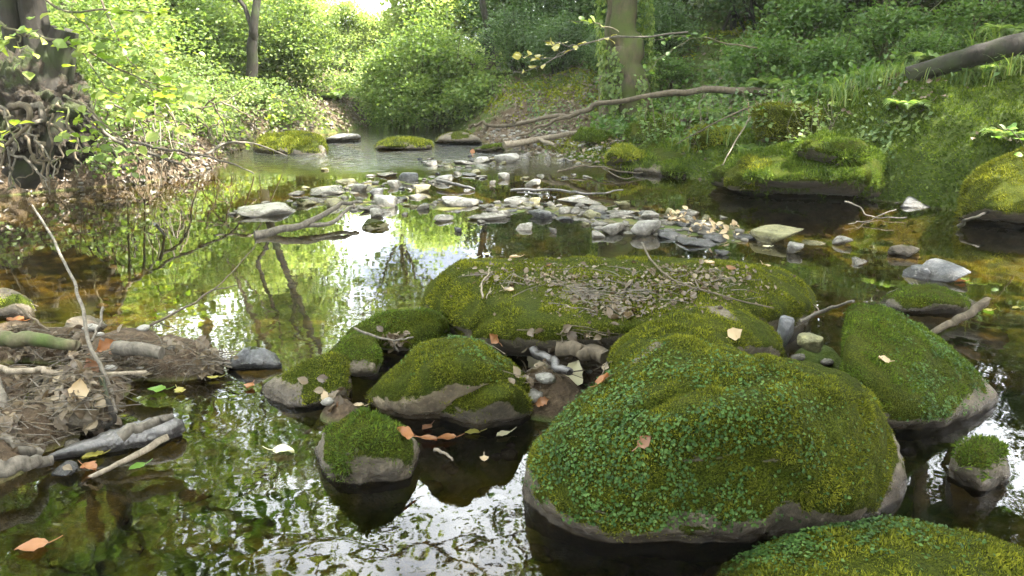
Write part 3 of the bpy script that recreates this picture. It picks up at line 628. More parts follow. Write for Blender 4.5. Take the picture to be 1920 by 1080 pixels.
ST = [
 (432, 375, 545, 408, 'rock_pale_glare', 'large pale wet stone alone in the pool left of the forked driftwood'),
 (565, 347, 636, 369, 'rock_grey', 'grey peaked stone at the far left of the stone bar'),
 (543, 371, 588, 388, 'rock_olive', 'olive stone at the left tip of the stone bar'),
 (585, 367, 655, 392, 'rock_olive', 'flat stone with yellow tinge right behind the forked driftwood'),
 (627, 332, 682, 349, 'rock_olive', 'long low stone pointing left at the back of the stone bar'),
 (652, 343, 688, 361, 'rock_grey', 'small grey stone right of the grey peaked one'),
 (687, 350, 717, 368, 'rock_dark', 'dark stone tucked behind a large pale slab stone'),
 (694, 358, 743, 391, 'rock_pale_glare', 'large pale stone sloping forward behind the round mossy stone'),
 (680, 387, 718, 409, 'rock_grey', 'grey cracked stone just behind the round mossy stone'),
 (660, 407, 725, 431, 'rock_olive', 'round olive stone standing alone at the front of the pool'),
 (745, 319, 784, 341, 'rock_dark', 'dark rounded stone on the rear row of the stone bar'),
 (775, 334, 808, 361, 'rock_olive', 'upright olive stone with dark underside'),
 (721, 335, 752, 352, 'rock_pale_glare', 'white stone with sky glare in its colour left of the upright olive stone'),
 (700, 322, 742, 333, 'rock_grey', 'thin flat stone at the very back left of the bar'),
 (805, 327, 850, 345, 'rock_pale_glare', 'flat stone, sky glare in its pale tone, behind the short dark stick'),
 (757, 362, 800, 374, 'rock_pale_glare', 'white sheet like stone barely above the water'),
 (780, 379, 815, 394, 'rock_grey', 'small grey stone left of the humped glinting stone'),
 (802, 402, 850, 419, 'rock_pale_glare', 'pale flat stone at the front left of the right hand stones'),
 (850, 418, 868, 436, 'rock_dark', 'tiny dark pointed stone sticking out of the water'),
 (887, 292, 922, 306, 'rock_pale_glare', 'pale stone just below the bright green mossy rock'),
 (920, 284, 978, 308, 'rock_pale_glare', 'large pale rounded stone at the foot of the gravel beach'),
 (848, 299, 885, 311, 'rock_grey', 'flat grey stone in the riffle'),
 (790, 300, 832, 312, 'rock_grey', 'wide wet stone in the riffle below the flat mossy rock'),
 (877, 316, 903, 329, 'rock_olive', 'small olive stone in the riffle'),
 (933, 320, 962, 337, 'rock_pale_glare', 'bright blocky stone in the riffle right of the olive one'),
 (908, 338, 931, 347, 'rock_pale_glare', 'small white oval stone awash'),
 (983, 335, 1018, 350, 'rock_pale_glare', 'pale oval stone awash behind the long twigs'),
 (820, 366, 910, 390, 'rock_pale_glare', 'large humped glinting stone in the middle of the bar'),
 (928, 367, 992, 388, 'rock_pale_glare', 'square flat pale stone'),
 (988, 362, 1014, 382, 'rock_olive', 'small upright rounded stone at the left end of the long flat one'),
 (1043, 365, 1134, 388, 'rock_pale_glare', 'longest flat cream stone of the bar'),
 (928, 384, 958, 409, 'rock_grey', 'round blue grey stone leaning forward'),
 (993, 390, 1050, 413, 'rock_dark', 'dark humped wet stone in front of the square pale one'),
 (1045, 385, 1072, 402, 'rock_pale_glare', 'small pale stone right behind the dark humped one'),
 (1068, 381, 1096, 401, 'rock_grey', 'rounded grey stone below the longest flat stone'),
 (1103, 381, 1142, 393, 'rock_grey', 'thin grey stone touching the right end of the longest flat stone'),
 (1132, 390, 1195, 409, 'rock_grey', 'smooth lozenge shaped grey stone'),
 (1152, 372, 1192, 392, 'rock_olive', 'mustard stained stone on the back edge of the bar'),
 (1078, 390, 1132, 411, 'rock_olive', 'pale olive stone left of the smooth lozenge shaped one'),
 (868, 396, 950, 418, 'rock_pale_glare', 'wide low pale stone along the front edge of the bar'),
 (967, 415, 1003, 433, 'rock_pale_glare', 'jagged pale stone alone in front of the bar'),
 (1030, 421, 1052, 439, 'rock_grey', 'small grey stone in front of the dark humped one'),
 (1113, 412, 1192, 446, 'rock_grey', 'large fissured grey stone at the front of the bar'),
 (1172, 405, 1244, 448, 'rock_grey', 'large tilted grey slab stone at the front of the bar'),
 (1192, 393, 1248, 414, 'rock_grey', 'smooth grey dome behind the tilted slab stone'),
 (1098, 430, 1137, 448, 'rock_pale_glare', 'glinting wet stone at the foot of the fissured one'),
 (1238, 387, 1278, 408, 'rock_olive', 'olive stone at the rear right of the bar'),
 (1272, 390, 1318, 407, 'rock_grey', 'grey stone at the rear right of the bar, right of the olive one'),
 (1268, 402, 1316, 420, 'rock_grey', 'grey stone in front of the rear right ones beside dead leaves'),
 (1314, 394, 1338, 414, 'rock_olive', 'small stone at the far right rear of the bar'),
 (1294, 414, 1360, 441, 'rock_grey', 'blue green smooth stone near the right end of the bar'),
 (1228, 426, 1288, 449, 'rock_dark', 'wet dark glinting stone right of the tilted slab stone'),
 (1268, 441, 1352, 468, 'rock_dark', 'long wet ledge stone at the waterline, front right'),
 (1318, 434, 1368, 454, 'rock_dark', 'flat wet stone right of the long ledge stone'),
 (1343, 466, 1373, 481, 'rock_dark', 'small dark stone alone before the slab'),
 (1395, 415, 1524, 462, 'rock_olive', 'largest stone of the bar, blocky with pale top, right end'),
 (1466, 446, 1512, 477, 'rock_grey', 'rounded stone with brown leaf stuck to it below the largest one'),
 (1500, 449, 1562, 464, 'rock_olive', 'low flat stone right of the largest one'),
 (1560, 438, 1608, 462, 'rock_grey', 'cracked grey stone in the dark water right of the bar'),
 (1594, 480, 1638, 499, 'rock_grey', 'small grey stone alone in the dark water'),
 (1665, 450, 1757, 489, 'rock', 'lichen covered brown stone near the right bank'),
 (1707, 484, 1762, 524, 'rock_dark', 'dark stone leaning on the smooth slate stone'),
 (1742, 479, 1848, 532, 'rock_dark', 'large smooth slate coloured stone on the right with an orange leaf'),
 (1530, 640, 1560, 672, 'rock_pale_glare', 'little pale stone beneath the greenish upright one'),
 (80, 585, 175, 640, 'rock', 'flat brown stone at the back of the litter bank'),
 (70, 858, 150, 905, 'rock_dark', 'wet dark pebbly stone at the foot of the litter bank'),
 (0, 758, 50, 825, 'rock_olive', 'olive stone under the roots at the left edge'),
]
for i, s_ in enumerate(ST):
    x0, y0, x1, y1, mt, lab = s_
    g = 'stones of the gravel bar' if 300 < y0 < 480 and x0 > 500 else None
    stone(x0, y0, x1, y1, mt, lab, 100 + i, group=g, amt=-.1 if mt in ('rock_olive', 'rock') else -1)
# smaller stones awash between the larger ones
rng = np.random.default_rng(55); k_ = 0
FILL = [(480, 398, 14, 5), (620, 362, 40, 12), (700, 345, 45, 12), (790, 335, 50, 9), (860, 330, 40, 9), (730, 380, 35, 12), (850, 385, 50, 12), (960, 395, 50, 12), (1060, 400, 50, 12), (1130, 412, 50, 14), (1210, 415, 45, 12), (1280, 425, 50, 12), (1340, 440, 35, 10), (900, 300, 60, 8), (820, 306, 60, 7), (990, 325, 50, 10), (1000, 300, 40, 8)]
for a_, b_, ra, rb in FILL:
    for j in range(7):
        px, py = a_ + rng.normal(0, ra), b_ + rng.normal(0, rb); w_ = rng.uniform(14, 40) * (py / 400) ** 1.3; h_ = w_ * rng.uniform(.22, .4)
        mt = ['rock_dark', 'rock_grey', 'rock_grey', 'rock_olive', 'rock_dark'][rng.integers(5)]
        stone(px - w_ / 2, py - h_, px + w_ / 2, py, mt, 'small flat stone awash between the larger stones of the bar and riffle', 300 + k_, group='small stones awash in the bar and riffle'); k_ += 1
# uncounted small gravel round them
rng = np.random.default_rng(5); mb = MB(); D, f_ = ico(2)
spots = []
for bx, by in BARP:
    for k in range(38): spots.append((bx + rng.normal(0, .33), by + rng.normal(0, .42), rng.uniform(.015, .05)))
for k in range(700):
    y = rng.uniform(8.6, 11.2); spots.append((np.interp(y, RY, RX) + rng.uniform(-.3, 1.5), y, rng.uniform(.015, .055)))
for k in range(500):
    y = rng.uniform(7, 11.5); spots.append((np.interp(y, LY, LX) + rng.uniform(-.7, .4), y, rng.uniform(.015, .05)))
for k in range(1500):
    y = rng.uniform(1.6, 7.5); spots.append((rng.uniform(-.8, .8) * (.4 + y * .6), y, rng.uniform(.01, .045)))
sx = np.array(spots); hz = H(sx[:, 0], sx[:, 1])
for (x, y, r), z in zip(spots, hz):
    if z > .16: continue
    if z > -.01: r = r * .8
    V = D * [r, r * rng.uniform(.6, 1), r * rng.uniform(.35, .6)] * (1 + .18 * rng.normal(0, 1, (len(D), 1)) * .5)
    mb.add(V + [x, y, z + r * .2], f_)
g = mb.build('gravel', M['rock_grey'], attr={'moss': np.zeros(mb.n)}); tag(g, 'loose grey gravel on the bar, beach and stream bed', 'gravel', kind='stuff')
#PART2
# ------------------------------------------------------------------ vegetation builders
def clump_leaves(mb, centres, per, spread, size, rng, kind='diamond', up=.9, aspect=.9, droop=.0):
    n = len(centres) * per; C = np.repeat(centres, per, 0); sp = np.repeat(spread if np.ndim(spread) else np.full(len(centres), spread), per)
    off = rng.normal(0, 1, (n, 3)) * [1, 1, .55]; P = C + off * sp[:, None] * .6
    Nn = rng.normal(0, .55, (n, 3)) + [0, 0, up]; U = off + rng.normal(0, .6, (n, 3)); U[:, 2] -= droop
    leaves(mb, P, Nn, U, size * rng.uniform(.55, 1.25, n), kind, aspect)
def make_shrub(label, mat, seed, rx, ry, h, nclump, per, size, stems=7, stemmat='stem', name='shrub', cat='shrub', kind='diamond', aspect=.9, spread=None, up=.9, group=None, low=.02):
    rng = np.random.default_rng(seed); root = empty(name, (0, 0, 0), label, cat, group)
    tips = []; mb = MB()
    for k in range(stems):
        a = rng.uniform(0, 2 * np.pi); r = rng.uniform(.2, .9); tip = np.array([math.cos(a) * rx * r, math.sin(a) * ry * r, h * rng.uniform(.6, 1)])
        b = np.array([rng.normal(0, rx * .2), rng.normal(0, ry * .2), -.05]); mid = (b + tip) / 2 + [0, 0, h * .12] + rng.normal(0, .06 * h, 3)
        P = tube(mb, [b, mid, tip], .012 + .006 * h, .003, n=10, segs=5, wob=.05 * h, seed=seed + k); tips.append(P[3:])
    mb.build('stems', M[stemmat], root)
    tips = np.concatenate(tips); c = rng.normal(0, 1, (nclump, 3)); c /= np.linalg.norm(c, axis=1)[:, None]
    c = c * (rng.random((nclump, 1)) ** .45) * [rx, ry, h * .5] + [0, 0, h * .52]
    c = (c - [0, 0, h * .5]) * (1 + .55 * fbm(c / max(h, .5) * 1.6 + seed * 2.2, seed + 5, 2))[:, None] * 1.08 + [0, 0, h * .5]
    keep = fbm(c / max(h, .5) * 3.2 + seed, seed, 2) > -.16; c = c[keep]; c[:, 2] = np.maximum(c[:, 2], low)
    k = rng.choice(len(tips), len(c)); w_ = rng.random((len(c), 1)) * .45; c = c * (1 - w_) + tips[k] * w_
    mb = MB(); clump_leaves(mb, c, per, (spread or .16 * h), size, rng, kind, up, aspect); mb.build('foliage', M[mat], root, smooth=False)
    return root
def make_tree(label, seed, H_, r0, lean, crown_z, crown_r, crown_h, nclump, per, size, bark='bark', leaf='leaf_crown', name='tree', group=None, limbs=9, trunk_pts=None, wob=.7):
    rng = np.random.default_rng(seed); root = empty(name, (0, 0, 0), label, 'tree', group)
    mb = MB(); top = np.array([lean[0], lean[1], H_])
    P = tube(mb, trunk_pts or [(0, 0, -.3), (lean[0] * .2, lean[1] * .2, H_ * .3), (lean[0] * .6, lean[1] * .6, H_ * .65), top], r0, r0 * .18, n=26, segs=12, wob=r0 * wob, seed=seed, rough=.10, power=.8)
    for k in range(5):
        a = k * 1.26 + rng.uniform(-.3, .3); d = np.array([math.cos(a), math.sin(a), 0])
        tube(mb, [P[1] + [0, 0, .25], P[0] + d * r0 * 1.1 + [0, 0, .25], P[0] + d * r0 * 2.6 + [0, 0, .05]], r0 * .5, r0 * .12, segs=7, seed=seed + k)
    mb.build('trunk', M[bark], root); mbl = MB(); tips = []
    for k in range(limbs):
        i = int(len(P) * rng.uniform(.42, .97)); i = min(i, len(P) - 1); a = rng.uniform(0, 2 * np.pi); r = crown_r * rng.uniform(.5, .95)
        e = np.array([lean[0] + math.cos(a) * r, lean[1] + math.sin(a) * r, crown_z + rng.uniform(-.45, .5) * crown_h])
        Q = tube(mbl, [P[i], (P[i] + e) / 2 + [0, 0, .25], e], r0 * .34, .012, n=14, segs=6, wob=.22, seed=seed * 3 + k); tips.append(Q[4:])
        for j in range(3):
            s = Q[rng.integers(5, 13)]; e2 = s + rng.normal(0, .5, 3) + [0, 0, .1]; Q2 = tube(mbl, [s, (s + e2) / 2 + rng.normal(0, .08, 3), e2], r0 * .1, .005, n=6, segs=4, seed=k + j); tips.append(Q2[2:])
    mbl.build('limbs', M[bark], root); tips = np.concatenate(tips)
    c = rng.normal(0, 1, (nclump, 3)); c /= np.linalg.norm(c, axis=1)[:, None]
    c = c * (rng.random((nclump, 1)) ** .5) * [crown_r, crown_r, crown_h] + [lean[0], lean[1], crown_z]
    c = c[fbm(c * .6 + seed, seed, 2) > -.12]; k = rng.choice(len(tips), len(c)); w_ = rng.random((len(c), 1)) * .5; c = c * (1 - w_) + tips[k] * w_
    mb = MB(); clump_leaves(mb, c, per, .42, size, rng, up=.8); mb.build('crown', M[leaf], root, smooth=False)
    return root
def gz(x, y): return float(H(np.array([x]), np.array([y]))[0])
def put(o, x, y, rz=0, s=1, dz=0):
    o.location = (x, y, gz(x, y) + dz); o.rotation_euler = (0, 0, rz); o.scale = (s, s, s) if np.isscalar(s) else s; return o
def spread_copies(proto, places, label=None, group=None):
    for i, (x, y, rz, s) in enumerate(places):
        o = proto if i == 0 else dup(proto, (0, 0, 0), 0, (1, 1, 1)); put(o, x, y, rz, s)
        if label: o['label'] = label
        if group: o['group'] = group

# trees whose trunks the photograph shows
def visible_trunk(label, px0, D0, top, r0, bark, seed, crown, name='tree', trunk_extra=None, py0=170, leaf='leaf_crown', nc=330, limbs=8, size=.13):
    b = atD(px0, py0, D0); z0 = gz(b[0], b[1]); t_ = atD(top[0], top[1], D0); v = t_ - [b[0], b[1], z0]
    Hh = crown[0] + crown[2]; k = v / max(v[2], .3)
    pts = [(0, 0, -.3), (v[0] * .5, 0, v[2] * .5), (v[0], 0, v[2]), (k[0] * Hh * .6, crown[3], Hh * .62), (k[0] * Hh * .7, crown[3] * 1.5, Hh)]
    o = make_tree(label, seed, Hh, r0, (pts[-1][0], pts[-1][1]), crown[0], crown[1], crown[2], nc, 16, size, bark, leaf, name, trunk_pts=pts, limbs=limbs, wob=.25)
    o.location = (b[0], b[1], z0)
    return o
visible_trunk('slim dark trunk leaning slightly right on the far left bank behind the long mossy boulder', 462, 12.0, (482, 0), .105, 'bark_dark', 301, (5.4, 2.5, 1.7, .8), py0=165, nc=330, leaf='leaf_sun_tint')
visible_trunk('thick mossy ivy covered trunk above the fallen branch on the right bank', 1188, 10.2, (1172, 0), .29, 'bark_moss', 302, (5.8, 2.0, 1.6, -.3), py0=175, nc=60)
visible_trunk('second trunk grown against the left side of the ivy covered one', 1139, 10.5, (1150, 0), .13, 'bark', 303, (5.6, 2.2, 1.6, .4), py0=165, nc=40)
visible_trunk('thin bleached sunlit trunk left of the slim dark one', 342, 15.0, (346, 0), .07, 'wood_pale', 304, (5.5, 1.6, 1.3, .4), py0=150, nc=110, leaf='leaf_sun_tint')
visible_trunk('dark thin trunk with crooked top at the upper right edge', 1858, 9.0, (1838, 0), .06, 'bark_dark', 305, (4.6, 2.0, 1.3, .4), py0=110, nc=240)
visible_trunk('shadowed trunk in the thicket between bright shrub and ivy covered trunk', 925, 14.0, (905, 0), .10, 'bark_dark', 306, (5.4, 1.8, 1.4, .3), py0=150, nc=20)
visible_trunk('dark trunk deep in the thicket right of the ivy covered one', 1275, 13.0, (1235, 0), .13, 'bark_dark', 307, (5.4, 2.5, 1.7, .3), py0=150, nc=16)
# tree with its root plate at the left edge
o = empty('root_plate_tree', (0, 0, 0), 'old forked tree with a dark undercut root mass on the left bank', 'tree'); b = atD(85, 240, 5.9); o.location = (b[0], b[1], 0)
mb = MB(); L = lambda a, c, D=5.9: atD(a, c, D) - [b[0], b[1], 0]
tube(mb, [L(40, 330, 5.75), L(85, 270, 5.7), L(100, 200, 5.75), L(70, 60), L(55, -60), L(30, -420), L(60, -900)], .125, .05, segs=20, seed=1, n=44, rough=.3)
tube(mb, [L(100, 190), L(112, 110), L(122, 55)], .13, .09, segs=10, seed=2, rough=.2)
tube(mb, [L(70, 210), L(40, 120), L(12, 0), L(-30, -200), L(-90, -600)], .10, .04, segs=10, seed=3, n=20)
mb.build('trunk', M['bark_dark'], o)
Dv, fv = ico(6); P = Dv * [.42, .36, .42]; P = P * (1 + .45 * fbm(Dv * 3.2, 81, 6, .7))[:, None] + (L(58, 215))
mb = MB(); mb.add(P, fv); mb.build('root_mass', M['soil'], o); reg(P + [b[0], b[1], 0], fv)
rng = np.random.default_rng(7)
roots = [[(60, 200), (70, 215), (30, 235), (-20, 275)], [(20, 200), (65, 205), (45, 240), (5, 290), (-10, 330)], [(50, 250), (55, 285), (80, 305), (110, 302)], [(20, 260), (40, 300), (75, 330), (95, 345)],
         [(100, 250), (110, 280), (112, 320)], [(10, 310), (20, 335), (22, 360)], [(0, 200), (25, 235), (50, 250)], [(70, 270), (60, 310), (30, 345)], [(90, 230), (135, 260), (145, 310), (150, 335)], [(-20, 240), (20, 300), (10, 345)]]
for k in range(14):
    x0_, y0_ = rng.uniform(-20, 130), rng.uniform(190, 290); dx_ = rng.uniform(-45, 45); roots.append([(x0_, y0_), (x0_ + dx_ * .3, y0_ + 20), (x0_ + dx_, y0_ + rng.uniform(35, 75)), (x0_ + dx_ * 1.4, min(358, y0_ + rng.uniform(80, 130)))])
for k, r_ in enumerate(roots):
    dk = rng.uniform(5.25, 5.6); mb = MB(); tube(mb, [L(a, c, dk - .06 * i) for i, (a, c) in enumerate(r_)], .028 if k < 2 else rng.uniform(.006, .015), .004, n=18, segs=6, wob=.035, seed=k + 40); mb.build('root', M[['wood_grey', 'wood_brown', 'bark'][k % 3]], o)
# crown of that tree: sparse boughs over the left bank
tips = np.stack([rng.normal(-.3, 1.1, 150), rng.normal(1.3, 1.3, 150), rng.normal(4.2, .7, 150)], 1); mb = MB(); clump_leaves(mb, tips, 16, .42, .12, rng); mb.build('crown', M['leaf_crown'], o, smooth=False)

# trees of the surrounding wood (mostly above the frame, seen in the water and as shade)
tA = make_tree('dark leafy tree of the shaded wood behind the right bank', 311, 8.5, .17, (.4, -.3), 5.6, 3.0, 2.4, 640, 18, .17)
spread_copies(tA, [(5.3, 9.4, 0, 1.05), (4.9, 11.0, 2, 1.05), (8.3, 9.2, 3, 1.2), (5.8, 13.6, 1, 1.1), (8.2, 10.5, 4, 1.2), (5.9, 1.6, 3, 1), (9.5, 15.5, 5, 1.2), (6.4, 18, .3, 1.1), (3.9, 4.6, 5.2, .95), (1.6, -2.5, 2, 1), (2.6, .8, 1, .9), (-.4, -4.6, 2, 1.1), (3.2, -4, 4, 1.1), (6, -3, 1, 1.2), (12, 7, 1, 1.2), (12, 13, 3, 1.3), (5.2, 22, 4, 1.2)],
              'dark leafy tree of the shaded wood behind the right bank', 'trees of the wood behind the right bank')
tB = make_tree('sunlit leafy tree of the wood behind the left bank', 312, 8.0, .14, (-.3, .4), 5.2, 2.5, 2.2, 300, 17, .15, leaf='leaf_sun_tint')
spread_copies(tB, [(-6.6, 9.8, 0, 1), (-7.6, 6.2, 2, 1.05), (-8.6, 12.8, 1, 1.1), (-6.2, 3.2, 4, .95), (-5.6, -.5, 3, 1), (-9.5, 9, 5, 1.2), (-6.5, 16, 2.2, 1), (-10, 17, 2, 1.3), (-12, 12, 1, 1.2), (-3.2, -4, 1, 1), (-2.9, -.6, 2, .95), (-6.5, -5, 1, 1.2), (-5.3, 4.6, 3, .9), (-5.0, 9.6, 1, .8)],
              'sunlit leafy tree of the wood behind the left bank', 'trees of the wood behind the left bank')
tC = make_tree('tree standing in full sun beyond the end of the pool', 313, 8.0, .13, (.2, .2), 5.0, 2.3, 2.6, 260, 17, .16, leaf='leaf_sun_tint')
spread_copies(tC, [(-.4, 19.5, 0, .85), (1.6, 22, 2, .9), (-2.9, 20.8, 1, .9), (-5.6, 20, 2, .9), (2.4, 24, 1, 1.1), (-7.5, 24, 4, 1.1), (-9, 31, 1, 1.3), (3, 33, 2, 1.3), (-7, 27, 2, .9), (-13, 27, 2, 1.4), (8, 30, 3, 1.4)],
              'tree standing in full sun beyond the end of the pool', 'sunlit trees beyond the end of the pool')

# ---- shrubs
s1 = make_shrub('bright green shrub spilling down to the rapids in the far middle', 'leaf_bright', 401, 1.15, .9, 1.9, 900, 26, .06, stems=14, spread=.17)
put(s1, *atD(815, 200, 13.0)[:2], s=(1, 1, 1)); s1b = dup(s1, (0, 0, 0), 0, (1, 1, 1), 'smaller bright green shrub leaning over the left side of the big one at the rapids'); put(s1b, *atD(735, 200, 12.9)[:2], rz=2.1, s=(.7, .7, .8), dz=-.15); s1.location.z = -.22
s2 = make_shrub('lower green shrub right of the bright one, in half shade', 'leaf_bright', 402, .8, .7, 1.05, 520, 22, .06, stems=9, spread=.12); put(s2, *atD(905, 200, 12.6)[:2]); s2.location.z = -.1
s3 = make_shrub('yellow green shrub behind the long mossy boulder', 'leaf_sun_tint', 403, .95, .7, 1.6, 700, 24, .062, stems=10, spread=.14); put(s3, *atD(545, 200, 12.9)[:2], dz=-.15)
s4 = make_shrub('soft green shrub between the slim dark trunk and the hazel', 'leaf_bright', 404, .9, .8, 1.6, 700, 24, .062, stems=9, spread=.14); put(s4, *atD(400, 200, 12.6)[:2], dz=-.25)
s5 = make_shrub('bramble wall on the far bank, full sun put into its pale leaf colour', 'leaf_sun_glow', 405, 1.3, .8, 2.4, 900, 24, .08, stems=10, spread=.22)
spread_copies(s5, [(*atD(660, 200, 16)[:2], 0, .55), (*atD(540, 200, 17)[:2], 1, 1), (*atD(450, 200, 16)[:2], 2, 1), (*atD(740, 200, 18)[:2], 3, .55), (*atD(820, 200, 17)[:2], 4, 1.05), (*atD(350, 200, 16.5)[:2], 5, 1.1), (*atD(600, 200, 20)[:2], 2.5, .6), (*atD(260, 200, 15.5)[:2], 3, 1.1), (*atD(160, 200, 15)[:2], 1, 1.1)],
              'bramble wall on the far bank, full sun put into its pale leaf colour', 'pale sunlit brambles behind the far bank')
s6 = make_shrub('mid green undergrowth bush on the left bank', 'leaf_sun_tint', 406, .85, .75, 1.3, 520, 22, .06, stems=8, spread=.16)
spread_copies(s6, [(-5.0, 10.3, 0, 1), (-4.6, 9.0, 1, .85), (-6.2, 11.5, 2, 1.2), (-5.9, 8.2, 3, 1.1), (-7.2, 9.8, 4, 1.2), (-5.5, 13.2, 5, 1.2), (-7.5, 12.8, 2, 1.3), (-4.5, 8.0, 4, .6), (-6.9, 7.0, 2, 1.1), (-8.5, 8.4, 1, 1.3), (-6.6, 5.0, 1, 1.0)],
              'mid green undergrowth bush on the left bank', 'undergrowth bushes of the left bank')
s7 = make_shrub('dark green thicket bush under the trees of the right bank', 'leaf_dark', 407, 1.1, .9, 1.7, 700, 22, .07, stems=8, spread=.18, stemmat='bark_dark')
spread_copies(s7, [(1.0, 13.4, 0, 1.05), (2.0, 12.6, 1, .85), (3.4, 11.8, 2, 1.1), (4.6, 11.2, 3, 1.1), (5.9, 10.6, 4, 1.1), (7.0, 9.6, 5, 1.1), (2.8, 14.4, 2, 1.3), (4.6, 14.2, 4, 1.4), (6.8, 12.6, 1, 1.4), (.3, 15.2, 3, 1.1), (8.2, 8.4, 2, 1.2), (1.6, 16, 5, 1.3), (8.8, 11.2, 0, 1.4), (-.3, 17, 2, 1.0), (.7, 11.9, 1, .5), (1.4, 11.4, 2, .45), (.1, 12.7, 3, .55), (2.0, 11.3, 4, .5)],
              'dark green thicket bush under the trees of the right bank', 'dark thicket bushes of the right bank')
s8 = make_shrub('leafy green herb bush on the crest of the right bank', 'leaf_mid', 408, .6, .5, .7, 210, 16, .05, stems=8, spread=.1)
spread_copies(s8, [(2.9, 9.7, 0, 1), (3.5, 9.0, 1, .8), (4.2, 9.2, 2, 1), (4.9, 8.7, 3, .9), (3.0, 8.5, 4, .6), (5.4, 8.0, 5, .9), (4.0, 8.0, 1, .6), (6.0, 7.6, 2, .9), (2.0, 10.6, 3, .7), (4.9, 7.4, 3, .5), (5.5, 6.9, 4, .6), (3.6, 10.3, 2, 1.2), (5.6, 9.4, 1, 1.2), (1.4, 12.2, 1, .8)],
              'leafy green herb bush on the crest of the right bank', 'herb bushes on the crest of the right bank')

# hazel with big leaves leaning out over the water on the left
def leafy_bough(label, paths, leafm, size, n, seed, r0=.012, stemm='bark', name='leafy_branch', cat='branch', kind='oval', spread=.05, off=(0, 0, 0)):
    rng = np.random.default_rng(seed); p0 = np.array(paths[0][0]); root = empty(name, p0, label, cat); mb = MB(); tips = []
    for k, pth in enumerate(paths):
        P = tube(mb, [np.array(q) - p0 for q in pth], r0 if k == 0 else r0 * .5, .0018, n=18, segs=5, wob=.02, seed=seed + k); tips.append(P[5:])
    mb.build('twigs', M[stemm], root); T = np.concatenate(tips); k = rng.choice(len(T), n)
    off = rng.normal(0, spread, (n, 3)) * [1, 1, .5]; mb = MB()
    leaves(mb, T[k] + off * .6, rng.normal(0, .38, (n, 3)) + [0, -.15, .9], off + rng.normal(0, .03, (n, 3)), size * rng.uniform(.55, 1.15, n), kind, 1.15)
    mb.build('leaves', M[leafm], root, smooth=False); return root
A = atD
HZ = [([[A(60, 60, 5.6), A(150, 90, 5.3), A(260, 150, 5.1), A(370, 165, 5.0)], [A(150, 90, 5.3), A(200, 160, 5.1), A(260, 200, 5.0), A(350, 235, 4.9)], [A(260, 150, 5.1), A(300, 175, 5.0), A(345, 190, 4.9)]], .085, 70, 'hazel bough with large pale leaves hanging over the left edge of the pool'),
      ([[A(40, -30, 5.6), A(130, 20, 5.4), A(230, 15, 5.2), A(300, 30, 5.1)], [A(130, 20, 5.4), A(180, 60, 5.2), A(230, 90, 5.1)]], .08, 40, 'hazel bough with yellow green leaves at the top left'),
      ([[A(120, 180, 5.6), A(165, 200, 5.3), A(220, 250, 5.1), A(255, 290, 5.0)], [A(165, 200, 5.3), A(150, 240, 5.2), A(185, 290, 5.1)]], .07, 44, 'low hazel bough drooping towards the dead branch on the left bank'),
      ([[A(-30, 20, 5.0), A(30, 60, 4.9), A(90, 70, 4.8)], [A(30, 60, 4.9), A(50, 110, 4.8)]], .075, 18, 'leafy twig in front of the forked tree at the left edge'),
      ([[A(-60, 270, 5.0), A(-10, 255, 4.7), A(40, 238, 4.6)]], .11, 5, 'single twig with broad leaf sticking in from the left edge'),
      ([[A(180, -40, 7.5), A(215, 60, 7.3), A(250, 120, 7.2), A(300, 200, 7.0)], [A(215, 60, 7.3), A(280, 90, 7.1), A(340, 110, 7.0)], [A(250, 120, 7.2), A(230, 200, 7.1)]], .075, 110, 'taller hazel bough behind the others, thin pale stems')]
for i, (pp, sz, n, lab) in enumerate(HZ): leafy_bough(lab, pp, 'leaf_hazel', sz, int(n * 1.8), 500 + i, spread=.12, r0=.012)
leafy_bough('thin leafy sprig reaching left in front of the ivy covered trunk, pale leaves', [[A(1290, 60, 6.0), A(1150, 72, 5.9), A(1090, 85, 5.8), A(1040, 105, 5.7), A(985, 112, 5.6)], [A(1060, 96, 5.7), A(1010, 125, 5.6), A(965, 140, 5.6)], [A(1090, 85, 5.8), A(1040, 82, 5.7), A(1015, 78, 5.6)]], 'leaf_yellow', .06, 32, 520, r0=.008, spread=.03, stemm='wood_grey')
leafy_bough('short sprig with yellow green leaves beside the top of the ivy covered trunk', [[A(1160, 60, 6.5), A(1120, 45, 6.4), A(1070, 42, 6.3)]], 'leaf_hazel', .06, 12, 521, r0=.006, spread=.04)
leafy_bough('dark twigs with small leaves hanging over the fallen branch', [[A(1420, 90, 7.5), A(1300, 70, 7.5), A(1215, 78, 7.4)], [A(1300, 70, 7.5), A(1240, 110, 7.4), A(1210, 140, 7.3)]], 'leaf_mid', .05, 50, 522, r0=.008, spread=.07)
leafy_bough('broad pale leaved sprout at the right edge above the yellow green boulder', [[A(1950, 330, 5.6), A(1910, 265, 5.5), A(1870, 232, 5.4)], [A(1910, 265, 5.5), A(1885, 258, 5.4)]], 'leaf_green1', .09, 9, 523, r0=.006, spread=.04)
